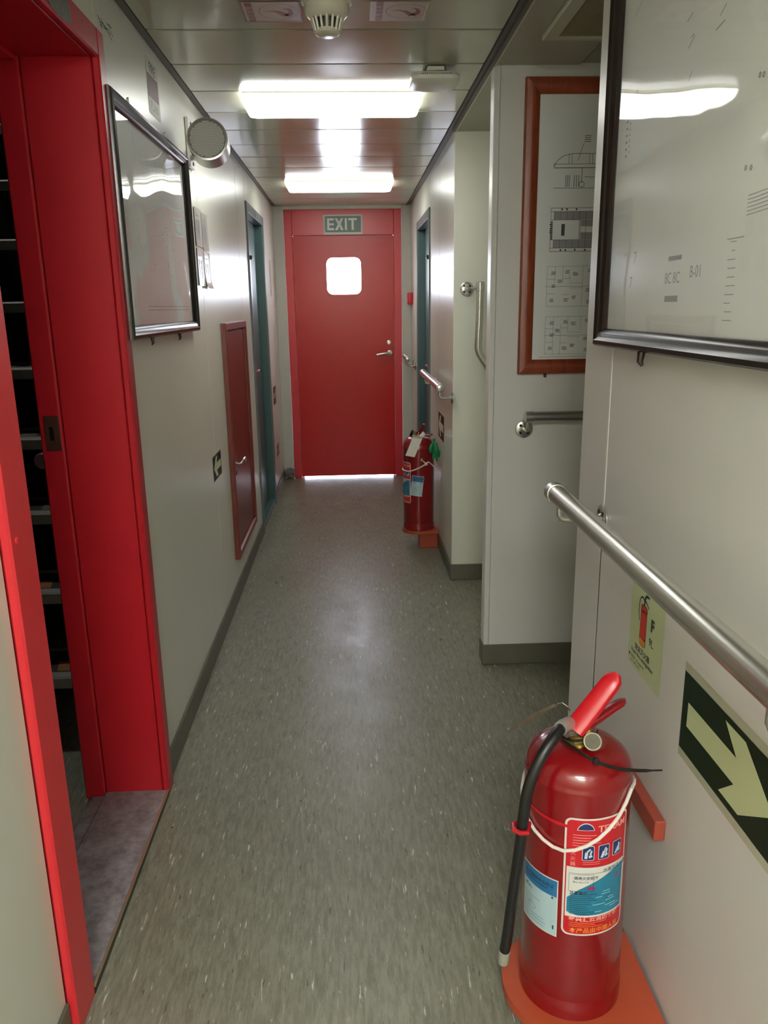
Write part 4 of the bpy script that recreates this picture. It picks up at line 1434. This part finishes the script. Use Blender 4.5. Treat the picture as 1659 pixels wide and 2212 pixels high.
# ---- fire extinguishers
def extinguisher(cx, cy, z0, r, zweld, ztop, label, near):
    t = thing('fire_extinguisher', (cx, cy, z0), label, 'fire extinguisher', None)
    c = (cx, cy)
    hs = zweld - z0
    ht = ztop - zweld
    prof = [(0.0, 0.004), (r - 0.012, 0.004), (r - 0.006, 0.0), (r + 0.001, 0.001), (r + 0.0015, 0.030), (r - 0.001, 0.038), (r - 0.001, 0.041), (r, 0.046), (r, hs - 0.006), (r + 0.0008, hs - 0.002), (r + 0.0008, hs + 0.003), (r - 0.001, hs + 0.006)]
    for k_ in range(1, 13):
        a = PI / 2 * k_ / 12
        prof.append((0.024 + (r - 0.001 - 0.024) * math.cos(a) ** 0.78, hs + 0.006 + (ht - 0.006) * math.sin(a) ** 1.0))
    prof.append((0.0, ht + hs))
    MB().lathe(prof, (cx, cy, z0), (0, 0, 1), 72).build('cylinder', EXTRED, t, sharp=40)
    # neck and valve
    vb = MB().lathe([(0.026, 0.0), (0.026, 0.006), (0.022, 0.009), (0.020, 0.016), (0.021, 0.019), (0.014, 0.022), (0.0, 0.022)], (cx, cy, ztop - 0.003), (0, 0, 1), 28).build('valve_neck', BRASS, t)
    zt = ztop + 0.016
    MB().box((cx - 0.014, cy - 0.014, zt), (cx + 0.014, cy + 0.014, zt + 0.022), 0.003).build('valve_body', DARKMET, t)
    MB().tube([(cx - 0.008, cy - 0.010, zt + 0.010), (cx - 0.030, cy - 0.018, zt + 0.012)], [0.010, 0.0115], 16).build('hose_port', CHROME, t)
    return t, zt


NX, NY = 0.392, 1.22
ext, zt = extinguisher(NX, NY, 0.102, 0.0935, 0.572, 0.624, 'large red foam extinguisher with labels, black hose and white rope in the foreground', True)


def lever(parent, base_p, tip_p, w0, w1, th, m, name, curl=0.0, wdir=Vector((0, 1, 0))):
    """channel-section lever: sheet top with two folded sides"""
    base_p, tip_p = Vector(base_p), Vector(tip_p)
    d = (tip_p - base_p).normalized()
    up = wdir.cross(d).normalized()
    if up.z < 0:
        up = -up
    L_ = (tip_p - base_p).length
    n_ = 12
    mb = MB()
    rows = []
    for k_ in range(n_ + 1):
        u = k_ / n_
        cpt = base_p + d * (L_ * u) + up * (curl * math.sin(u * PI * 0.5) ** 2 * (1 if u > 0 else 0))
        w = w0 + (w1 - w0) * u
        if u > 0.84:
            w *= math.sqrt(max(0.12, 1 - ((u - 0.84) / 0.17) ** 2))
        dr_ = th * (1.0 - 0.25 * u)
        row = [cpt - wdir * w / 2 - up * dr_, cpt - wdir * w / 2, cpt - wdir * (w / 2 - 0.003) + up * 0.003,
               cpt + wdir * (w / 2 - 0.003) + up * 0.003, cpt + wdir * w / 2, cpt + wdir * w / 2 - up * dr_]
        rows.append([mb.bm.verts.new(p) for p in row])
    for A, B in zip(rows[:-1], rows[1:]):
        for k_ in range(6):
            j = (k_ + 1) % 6
            mb.bm.faces.new((A[k_], A[j], B[j], B[k_]))
    mb.bm.faces.new(rows[0][::-1])
    mb.bm.faces.new(rows[-1])
    return mb.build(name, m, parent, sharp=50)


wd = Vector((-0.25, 0.97, 0)).normalized()
lever(ext, (0.372, 1.192, 0.660), (0.453, 1.215, 0.750), 0.036, 0.032, 0.013, mat('lever_red', (186, 16, 30), 0.3), 'squeeze_lever', 0.005, Vector((0.62, -0.70, -0.33)).normalized())
lever(ext, (0.384, 1.210, 0.654), (0.480, 1.240, 0.676), 0.028, 0.018, 0.008, DKRED, 'carry_handle', 0.012, wd)
# gauge
gc = Vector((0.402, 1.176, 0.645))
gd = Vector((-0.25, -0.82, 0.5)).normalized()
g = MB().lathe([(0.010, -0.012), (0.0152, -0.009), (0.016, -0.002), (0.016, 0.001), (0.0142, 0.002), (0.0142, 0.0008), (0.0, 0.0008)], gc, gd, 28).build('pressure_gauge', mat('nickel', (150, 142, 122), 0.35, metal=0.8), ext)
MB().lathe([(0.0138, 0.0010), (0.0138, 0.0013), (0, 0.0013)], gc, gd, 24).build('dial', mat('dial_face', (92, 86, 68), 0.5, var=0.6, vscale=200, spec=0.2), g)
MB().tube([(0.394, 1.203, 0.664), gc - gd * 0.01], 0.006, 10).build('gauge_stem', BRASS, ext)
# hose
hp = [(0.362, 1.197, 0.668), (0.347, 1.178, 0.672), (0.330, 1.160, 0.666), (0.310, 1.146, 0.646), (0.293, 1.139, 0.615), (0.282, 1.136, 0.580), (0.277, 1.137, 0.535), (0.273, 1.139, 0.480), (0.268, 1.143, 0.42), (0.262, 1.150, 0.34), (0.257, 1.158, 0.265), (0.254, 1.163, 0.232)]


def smooth_path(p, n=5):
    p = [Vector(q) for q in p]
    out = []
    for i in range(len(p) - 1):
        a, b, c_, d_ = p[max(i - 1, 0)], p[i], p[i + 1], p[min(i + 2, len(p) - 1)]
        for k_ in range(n):
            t_ = k_ / n
            out.append(0.5 * ((2 * b) + (c_ - a) * t_ + (2 * a - 5 * b + 4 * c_ - d_) * t_ * t_ + (3 * b - a - 3 * c_ + d_) * t_ ** 3))
    out.append(p[-1])
    return out


sp = smooth_path(hp)
MB().tube(sp, 0.0098, 16).build('hose', RUBBER, ext)
MB().tube([(0.368, 1.202, 0.666), (0.352, 1.184, 0.6715), (0.345, 1.1765, 0.6716)], [0.0125, 0.0125, 0.0118], 18).build('hose_ferrule', mat('grey_ferrule', (188, 184, 176), 0.3, metal=0.6), ext)
MB().tube([(0.2545, 1.1622, 0.234), (0.2535, 1.164, 0.222), (0.2525, 1.1655, 0.204)], [0.0105, 0.0112, 0.0095], 16).build('nozzle', mat('nozzle_grey', (150, 148, 136), 0.35), ext)
# hose clip and its band
mb = MB()
mb.tube([(0.291, 1.155, 0.505), (0.281, 1.126, 0.508), (0.268, 1.124, 0.510), (0.260, 1.134, 0.510), (0.262, 1.150, 0.508), (0.274, 1.158, 0.506)], 0.0042, 8)
mb.build('hose_clip', mat('clip_red', (176, 20, 34), 0.35), ext)
fl = Flat()
fl.cols([(0, -0.003, 0.003), (0.03, -0.0045, 0.0015), (0.08, -0.008, -0.002), (0.11, -0.010, -0.004)])
fl.wrap('clip_band', mat('clip_red', (176, 20, 34), 0.35), ext, (NX, NY), 0.0935, math.radians(-166), 0.516, 0.0008)

# main label
th0, zl0 = math.radians(-117.5), 0.291
RR = 0.0935
LW_, LH = math.radians(75) * RR, 0.238
c = (NX, NY)


def W(fl, nm, m, off, par=ext, cc=c, rr=RR, th=th0, zz=zl0, tilt=0.0):
    return fl.wrap(nm, m, par, cc, rr, th, zz, off, tilt)


def main_label(par, cc, rr, th, zz, w, h, far=False):
    def P_(fl, nm, m, off, parent=None):
        return fl.wrap(nm, m, parent or par, cc, rr, th, zz, off)
    base_ = P_(Flat().cols(rr_cols(0, 0, w, h, 0.012, 20)), 'label', LBLWHITE, 0.0005)
    P_(Flat().cols(rr_cols(0.0035, 0.0035, w - 0.0035, h - 0.0035, 0.0095, 20)), 'label_field', LBLRED, 0.0008, base_)
    zb0, zb1 = h * 0.165, h * 0.595
    n_ = 20
    P_(Flat().cols([(0.0055 + (w - 0.011) * k_ / n_, zb0, zb1) for k_ in range(n_ + 1)]), 'white_panel', LBLWHITE, 0.0011, base_)
    # blue wave
    cl = []
    for k_ in range(n_ + 1):
        u = k_ / n_
        x = 0.008 + (w - 0.016) * u
        lo = zb0 + 0.004 + (0.006 * max(0, 1 - u * 6))
        hi = zb0 + (zb1 - zb0) * (0.50 + 0.42 * max(0.0, min(1.0, (u - 0.12) / 0.75)) ** 0.8)
        cl.append((x, lo, hi - (0.012 * max(0, 1 - u * 8))))
    P_(Flat().cols(cl), 'blue_wave', LBLBLUE, 0.0014, base_)
    f_ = Flat()
    f_.cols([(w * 0.40 - 0.008 + 0.016 * k_ / 8, zb0 + (zb1 - zb0) * 0.56, zb0 + (zb1 - zb0) * 0.56 + 0.007 * math.sin(PI * k_ / 8) + 0.0003) for k_ in range(9)])
    f_.line(w * 0.80, zb0 + 0.070, w * 0.82, zb0 + 0.080, 0.004)
    P_(f_, 'red_accent', mat('label_magenta', (150, 24, 80), 0.4), 0.0017, base_)
    # emblem
    f_ = Flat()
    f_.cols([(0.020 + 0.030 * k_ / 12, h * 0.905, h * 0.905 + 0.0145 * math.sin(PI * k_ / 12) ** 0.6 + 0.0003) for k_ in range(13)])
    P_(f_, 'emblem_edge', LBLWHITE, 0.0011, base_)
    f_ = Flat()
    f_.cols([(0.0215 + 0.027 * k_ / 12, h * 0.905 + 0.001, h * 0.905 + 0.001 + 0.0118 * math.sin(PI * k_ / 12) ** 0.6 + 0.0002) for k_ in range(13)])
    P_(f_, 'emblem', NAVY, 0.0014, base_)
    f_ = Flat()
    f_.text('TEXAM', 0.056, h * 0.885, 0.018, 0.0004, sx=1.0)
    f_.text('水基', 0.088, h * 0.955, 0.009)
    for q_i, L2 in enumerate((0.040, 0.030, 0.046, 0.048, 0.034)):
        f_.rect(0.014, h * 0.862 - 0.0052 * q_i, 0.014 + L2, h * 0.862 - 0.0052 * q_i + 0.0011)
    for k_ in range(3):
        f_.text('灭火器'[k_], 0.0105, h * 0.70 - 0.011 * k_, 0.0095)
    for q_i in range(2):
        f_.rect(0.032, h * 0.622 + 0.004 * q_i, 0.062, h * 0.622 + 0.004 * q_i + 0.0008)
    f_.text('泰兴汇云消防器材', 0.012, h * 0.130, 0.0115, 0.0003, spacing=1.05)
    P_(f_, 'lettering', PINKP, 0.0011, base_)
    f_ = Flat()
    f_.text('本产品由中国人民', 0.014, h * 0.030, 0.0115, 0.0002, spacing=1.05)
    for q_i, L2 in enumerate((0.060, 0.046, 0.068)):
        f_.rect(0.013, h * 0.080 + 0.0038 * q_i, 0.013 + L2, h * 0.080 + 0.0038 * q_i + 0.0010)
    P_(f_, 'lettering', YELLOWP, 0.0011, base_)
    f_ = Flat()
    f_.text('水基型灭火器', 0.068, zb1 - 0.012, 0.009)
    f_.text('· 适用火灾范围', 0.015, zb1 - 0.024, 0.0068, 0.0001)
    f_.text('Fire class A B', 0.017, zb1 - 0.031, 0.0048)
    f_.text('注意事项', 0.012, zb1 - 0.055, 0.0075, 0.0001)
    f_.frame(0.010, zb1 - 0.049, 0.052, zb1 - 0.014, 0.0005)
    f_.line(0.009, zb1 - 0.012, w * 0.85, zb1 - 0.012, 0.0005)
    for q_i in range(11):
        f_.rect(0.012, zb0 + 0.007 + 0.0040 * q_i, 0.012 + random.uniform(0.030, 0.048), zb0 + 0.0080 + 0.0040 * q_i)
    P_(f_, 'lettering', mat('label_ink', (30, 50, 66), 0.5), 0.0018, base_)
    f_ = Flat()
    for q_i in range(9):
        x = random.uniform(0.05, w - 0.035)
        f_.rect(x, zb0 + 0.010 + 0.0050 * q_i, x + random.uniform(0.01, 0.024), zb0 + 0.0112 + 0.0050 * q_i)
    P_(f_, 'lettering', mat('label_pale_ink', (150, 196, 206), 0.5), 0.0018, base_)
    for k_, x in enumerate((0.030, 0.058, 0.086)):
        pb = P_(Flat().cols(rr_cols(x, h * 0.655, x + 0.021, h * 0.655 + 0.029, 0.003, 4)), 'pictogram_border', LBLWHITE, 0.0011, base_)
        P_(Flat().cols(rr_cols(x + 0.001, h * 0.655 + 0.001, x + 0.020, h * 0.655 + 0.028, 0.0025, 4)), 'pictogram', NAVY, 0.0013, base_)
        f_ = Flat()
        yb = h * 0.655
        lean = 0.003 * k_
        f_.poly([(x + 0.004, yb + 0.004), (x + 0.009, yb + 0.004), (x + 0.010 + lean, yb + 0.016), (x + 0.005 + lean, yb + 0.017)])
        f_.poly([(x + 0.012, yb + 0.005), (x + 0.018, yb + 0.008), (x + 0.016, yb + 0.012), (x + 0.011, yb + 0.010)])
        f_.line(x + 0.008 + lean, yb + 0.017, x + 0.014, yb + 0.023, 0.003)
        f_.line(x + 0.014, yb + 0.012, x + 0.016, yb + 0.020, 0.003)
        P_(f_, 'pictogram_figure', mat('pictogram_white', (190, 200, 210), 0.4), 0.0016, base_)


main_label(ext, c, RR, th0, zl0, LW_, LH)


def side_sticker(par, cc, rr, th, zz, w, h, tilt):
    def P_(fl, nm, m, off, parent=None):
        return fl.wrap(nm, m, parent or par, cc, rr, th, zz, off, tilt)
    n_ = 12

    def rc(x0, y0, x1, y1):
        return Flat().cols([(x0 + (x1 - x0) * k_ / n_, y0, y1) for k_ in range(n_ + 1)])
    b_ = P_(rc(0, 0, w, h), 'side_sticker', LBLWHITE, 0.0006)
    P_(rc(0.0018, 0.0018, w - 0.0018, h * 0.70), 'text_field', STKPALE, 0.0009, b_)
    P_(rc(0.0018, h * 0.70, w - 0.0018, h - 0.0022), 'blue_header', STKBLUE, 0.0009, b_)
    f_ = Flat()
    f_.text('灭火器维修合格证', 0.008, h * 0.84, 0.0085, 0.0001)
    f_.rect(0.010, h * 0.79, w - 0.02, h * 0.79 + 0.0015)
    f_.text('维修单位', 0.006, h * 0.60, 0.006)
    for q_i in range(8):
        f_.rect(0.006, h * 0.08 + 0.0068 * q_i, 0.006 + random.uniform(0.015, w - 0.02), h * 0.08 + 0.0068 * q_i + 0.0007)
    f_.rect(w * 0.16, h * 0.64, w * 0.20, h * 0.665)
    f_.rect(w * 0.86, h * 0.655, w * 0.90, h * 0.69)
    f_.rect(w * 0.90, h * 0.12, w * 0.93, h * 0.19)
    f_.ring(w * 0.35, h * 0.32, 0.010, 0.006, 0.0006, 24)
    P_(f_, 'lettering', mat('label_ink', (30, 50, 66), 0.5), 0.0013, b_)


side_sticker(ext, c, RR, math.radians(-173), 0.278, math.radians(51) * RR, 0.118, 0.0)

# rope round the near extinguisher, tied back to the block
rp = thing('rope', (NX, NY, 0.102), 'white cotton rope looped around the foreground extinguisher', 'rope')
pth = []
rr2 = RR + 0.0040
for k_ in range(0, 25):
    th = math.radians(130 + (270 * k_ / 24))      # sweep by the left side and front to the right
    dg_ = (130 + 270 * k_ / 24)
    u = (dg_ - 180) / 130.0
    z = 0.462 + 0.00 + 0.036 * (max(0, (240 - dg_)) / 60.0) ** 1.5 + 0.086 * (max(0, dg_ - 238) / 75.0) ** 1.6
    if dg_ > 325:
        z = 0.462 + 0.086 * (87 / 75.0) ** 1.6 - (dg_ - 325) * 0.0008
    pth.append((NX + rr2 * math.cos(th), NY + rr2 * math.sin(th), min(z, 0.560)))
pth.append((0.515, 1.30, 0.50))
pth.append((0.533, 1.318, 0.475))
MB().tube(pth, 0.0032, 8).build('cord', ROPE, rp)

# block on wall
tag(MB().box((XN - 0.021, 1.20, 0.421), (XN - 0.0008, 1.44, 0.462), 0.002).build('wooden_block', BLOCK), 'brick-red wooden block on wall behind the foreground extinguisher', 'block')

# cable tie
ct = thing('cable_tie', (NX, NY, 0.102), 'black cable tie around the foreground extinguisher neck with a long tail', 'cable tie')
pp = []
for k_ in range(0, 21):
    a = math.radians(-20 - 320 * k_ / 20)
    pp.append((NX + 0.030 * math.cos(a), NY + 0.030 * math.sin(a), 0.640 + 0.006 * math.cos(a)))
MB().tube(pp, 0.0024, 8).build('loop', PLASTBLK, ct)
MB().box((0.396, 1.146, 0.617), (0.406, 1.156, 0.629), 0.002).build('lock_head', PLASTBLK, ct)
mb = MB()
tail = [(0.352, 1.192, 0.642), (0.376, 1.165, 0.634), (0.401, 1.151, 0.622), (0.44, 1.150, 0.607), (0.48, 1.158, 0.596), (0.524, 1.168, 0.588)]
tail = smooth_path(tail, 4)
L0 = []
for i, p in enumerate(tail):
    w = 0.0030 if i < len(tail) - 3 else 0.0014
    L0.append((mb.bm.verts.new(p + Vector((0, 0, w))), mb.bm.verts.new(p - Vector((0, 0, w))), mb.bm.verts.new(p + Vector((0, 0.0014, -w))), mb.bm.verts.new(p + Vector((0, 0.0014, w)))))
for A, B in zip(L0[:-1], L0[1:]):
    for k_ in range(4):
        j = (k_ + 1) % 4
        mb.bm.faces.new((A[k_], A[j], B[j], B[k_]))
mb.bm.faces.new(L0[-1])
mb.bm.faces.new(L0[0][::-1])
mb.build('tail', PLASTBLK, ct)

# tag card on the near extinguisher, seen almost edge-on
tg = thing('inspection_tag', (NX, NY, 0.102), 'dark plastic inspection tag sticking out behind the foreground extinguisher valve', 'tag')
mb = MB()
A_ = Vector((0.360, 1.228, 0.694))
B_ = Vector((0.262, 1.235, 0.632))
nrm_ = Vector((0, 0.94, 0.34)) * 0.016
d_ = (B_ - A_)
pts = [A_ + d_ * 0.10 - nrm_ * 0.15, A_ + d_ * 0.55 - nrm_ * 0.45, B_, A_ + d_ * 0.62 + nrm_ * 0.55, A_ + d_ * 0.12 + nrm_ * 0.25]
mb.prism(pts, Vector((0.0004, -0.0005, 0.0012)))
mb.build('card', mat('tag_brown', (96, 86, 74), 0.3, var=0.6, vscale=50, var_rgb=(60, 52, 44)), tg)
MB().tube([(0.372, 1.215, 0.684), (0.366, 1.212, 0.694), (0.358, 1.216, 0.699), (0.352, 1.222, 0.694), (0.350, 1.226, 0.686)], 0.0012, 6).build('wire_ring', STEEL, tg)


for o_ in (ext, rp, ct, tg):
    o_.rotation_euler = (0, -0.009, 0)      # the cylinder leans a little away from the wall


# brackets
def bracket(cx, cy, z, rad, wallx, label, mats=ORANGE):
    t = thing('extinguisher_bracket', (cx, cy, 0), label, 'bracket')
    pts = []
    for k_ in range(21):
        a = PI / 2 + PI * k_ / 20
        pts.append((cx + rad * math.cos(a), cy + rad * math.sin(a), z - 0.020))
    pts += [(wallx - 0.0085, cy - rad * 0.86, z - 0.020), (wallx - 0.0085, cy + rad * 0.86, z - 0.020)]
    mb = MB()
    mb.prism(pts, (0, 0, 0.020))
    mb.build('shelf', mats, t)
    MB().box((wallx - 0.115, cy - 0.055, 0.0005), (wallx - 0.0085, cy + 0.055, z - 0.0205), 0.002).build('foot', mats, t)
    return t


bracket(NX, NY, 0.1015, 0.128, XN, 'orange wooden floor bracket under the foreground extinguisher')

# far extinguisher
FX, FY = 0.374, 4.42
bracket(FX, FY, 0.112, 0.098, XR, 'orange-red wooden floor bracket under the far extinguisher')
ext2, zt2 = extinguisher(FX, FY, 0.1125, 0.089, 0.590, 0.652, 'far red extinguisher with hanging white tag standing before the red door', False)
lever(ext2, (0.368, 4.39, 0.668), (0.410, 4.375, 0.730), 0.026, 0.018, 0.012, DKRED, 'squeeze_lever', 0.010, Vector((0.8, -0.45, -0.35)).normalized())
lever(ext2, (0.375, 4.40, 0.672), (0.450, 4.39, 0.655), 0.022, 0.014, 0.008, DKRED, 'carry_handle', 0.012, Vector((0, 1, 0)))
MB().lathe([(0.012, -0.012), (0.017, -0.004), (0.017, 0.001), (0.0, 0.001)], (0.392, 4.385, 0.668), (0.1, -1, 0.2), 20).build('pressure_gauge', CHROME, ext2)
MB().tube(smooth_path([(0.36, 4.435, 0.680), (0.345, 4.475, 0.672), (0.335, 4.515, 0.62), (0.335, 4.528, 0.52), (0.338, 4.528, 0.42), (0.342, 4.525, 0.30)], 4), 0.009, 12).build('hose', RUBBER, ext2)
c2 = (FX, FY)
main_label(ext2, c2, 0.089, math.radians(-125) - math.radians(75), 0.275, math.radians(75) * 0.089, 0.238)
side_sticker(ext2, c2, 0.089, math.radians(-127), 0.325, math.radians(44) * 0.089, 0.118, -0.12)
rp2 = thing('rope', (FX, FY, 0.48), 'knotted white rope looped around the far extinguisher', 'rope')
pth = []
for k_ in range(25):
    dg_ = 150 + (292 - 150) * k_ / 24
    th = math.radians(dg_)
    z = 0.462 + 0.045 * (max(0, dg_ - 225) / 67.0) ** 1.4
    pth.append((FX + 0.0925 * math.cos(th), FY + 0.0925 * math.sin(th), z))
MB().tube(pth, 0.0036, 8).build('cord', ROPE, rp2)
kp = Vector(pth[-1])
mb = MB()
mb.tube([kp, kp + Vector((-0.004, -0.012, 0.004)), kp + Vector((0.005, -0.013, 0.010)), kp + Vector((0.008, -0.006, 0.0)), kp + Vector((-0.005, -0.006, -0.006)), kp + Vector((0.0, -0.014, 0.002))], 0.0045, 8)
mb.tube([kp, kp + Vector((-0.015, -0.012, 0.018)), kp + Vector((-0.03, -0.014, 0.024)), kp + Vector((-0.022, -0.016, 0.034))], 0.0032, 8)
mb.tube([kp, kp + Vector((0.015, -0.004, 0.012)), kp + Vector((0.032, 0.010, -0.004)), kp + Vector((0.050, 0.02, -0.024)), kp + Vector((0.060, 0.02, -0.040))], 0.0032, 8)
mb.build('knot', ROPE, rp2)
# white tag in a sleeve
t2 = thing('inspection_tag', (0.35, 4.32, 0.56), 'white card tag hanging from the far extinguisher valve', 'tag')
A_ = Vector((0.364, 4.345, 0.652))
mb = MB()
rt = Vector((0.052, -0.004, -0.010))
dn = Vector((-0.044, -0.022, -0.098))
mb.prism([A_ - rt * 0.55, A_ + rt * 0.45, A_ + rt * 0.45 + dn, A_ - rt * 0.55 + dn], (0, -0.001, 0))
mb.build('card', mat('tag_card', (214, 206, 194), 0.6, var=0.15, vscale=60), t2)
mb = MB()
mb.prism([A_ - rt * 0.60 + Vector((0, 0.001, 0.014)), A_ + rt * 0.52 + Vector((0, 0.001, 0.014)), A_ + rt * 0.50, A_ - rt * 0.58], (0, -0.001, 0))
mb.build('sleeve_top', mat('sleeve_grey', (150, 138, 132), 0.2), t2)
MB().tube([A_ + Vector((0.002, 0, 0.008)), A_ + Vector((0.004, 0.012, 0.024)), A_ + Vector((0.008, 0.030, 0.028))], 0.0014, 6).build('wire', STEEL, t2)

# green gloves hanging beside the far extinguisher
gl = thing('rubber_gloves', (0.462, 4.37, 0.54), 'bunch of green rubber gloves hooked between the far extinguisher and wall', 'gloves')
gc_ = Vector((0.462, 4.350, 0.600))


def finger(path, rs, nm='finger'):
    p_ = smooth_path(path, 3)
    n_ = len(p_)
    rad = []
    for i in range(n_):
        u = i / (n_ - 1) * (len(rs) - 1)
        a_ = int(min(u, len(rs) - 2))
        rad.append(rs[a_] + (rs[a_ + 1] - rs[a_]) * (u - a_))
    MB().tube(p_, rad, 12).build(nm, GREEN, gl)


finger([gc_ + Vector((-0.004, -0.004, 0.040)), gc_ + Vector((0.0, -0.008, 0.015)), gc_ + Vector((0.004, -0.01, -0.02)), gc_ + Vector((0.002, -0.006, -0.05))], [0.004, 0.014, 0.019, 0.010], 'palm')
finger([gc_ + Vector((-0.010, 0.0, 0.018)), gc_ + Vector((-0.022, -0.004, 0.006)), gc_ + Vector((-0.026, -0.004, -0.018)), gc_ + Vector((-0.022, 0, -0.034))], [0.007, 0.010, 0.011, 0.006])
finger([gc_ + Vector((0.0, -0.014, 0.018)), gc_ + Vector((0.004, -0.022, -0.004)), gc_ + Vector((0.004, -0.022, -0.028))], [0.007, 0.011, 0.008])
finger([gc_ + Vector((0.008, -0.006, -0.010)), gc_ + Vector((0.018, -0.008, -0.030)), gc_ + Vector((0.020, -0.006, -0.055))], [0.009, 0.011, 0.006])
finger([gc_ + Vector((-0.004, -0.006, -0.030)), gc_ + Vector((-0.008, -0.010, -0.050)), gc_ + Vector((-0.012, -0.006, -0.066))], [0.010, 0.009, 0.005])
finger([gc_ + Vector((0.004, -0.008, -0.035)), gc_ + Vector((0.008, -0.010, -0.060)), gc_ + Vector((0.012, -0.006, -0.082))], [0.009, 0.008, 0.004])
finger([gc_ + Vector((-0.002, -0.004, 0.036)), gc_ + Vector((-0.010, -0.008, 0.046)), gc_ + Vector((0.004, -0.012, 0.052))], [0.005, 0.007, 0.004], 'cuff')

# crumpled grimy wrap at the corner by the exit door
mb = MB()
bmesh.ops.create_icosphere(mb.bm, subdivisions=3, radius=1.0)
for v in mb.bm.verts:
    s_ = 1 + random.uniform(-0.22, 0.22)
    v.co = Vector((-0.530 + v.co.x * 0.044 * s_, YF - 0.026 + v.co.y * 0.020 * s_, 0.048 + max(-1, v.co.z * 1.0) * 0.044 * s_))
    v.co.z = max(v.co.z, 0.001)
tag(mb.build('crumpled_wrap', DIRT, None, None, 20), 'grimy crumpled wrap around the corner foot left of exit door', 'debris')

# ---- things of a kind share a group
GROUPS = {'fire_extinguisher': 'fire extinguishers', 'extinguisher_bracket': 'extinguisher floor brackets', 'arrow_sign': 'arrow signs low on the walls',
          'handrail': 'steel handrails', 'framed_plan': 'framed plans on the walls', 'rope': 'ropes tied round the extinguishers',
          'inspection_tag': 'extinguisher tags', 'ceiling_sticker': 'flame stickers on the ceiling'}
for o_ in list(scene.objects):
    if o_.parent is None and o_.get('category') and o_.name.split('.')[0] in GROUPS:
        o_['group'] = GROUPS[o_.name.split('.')[0]]
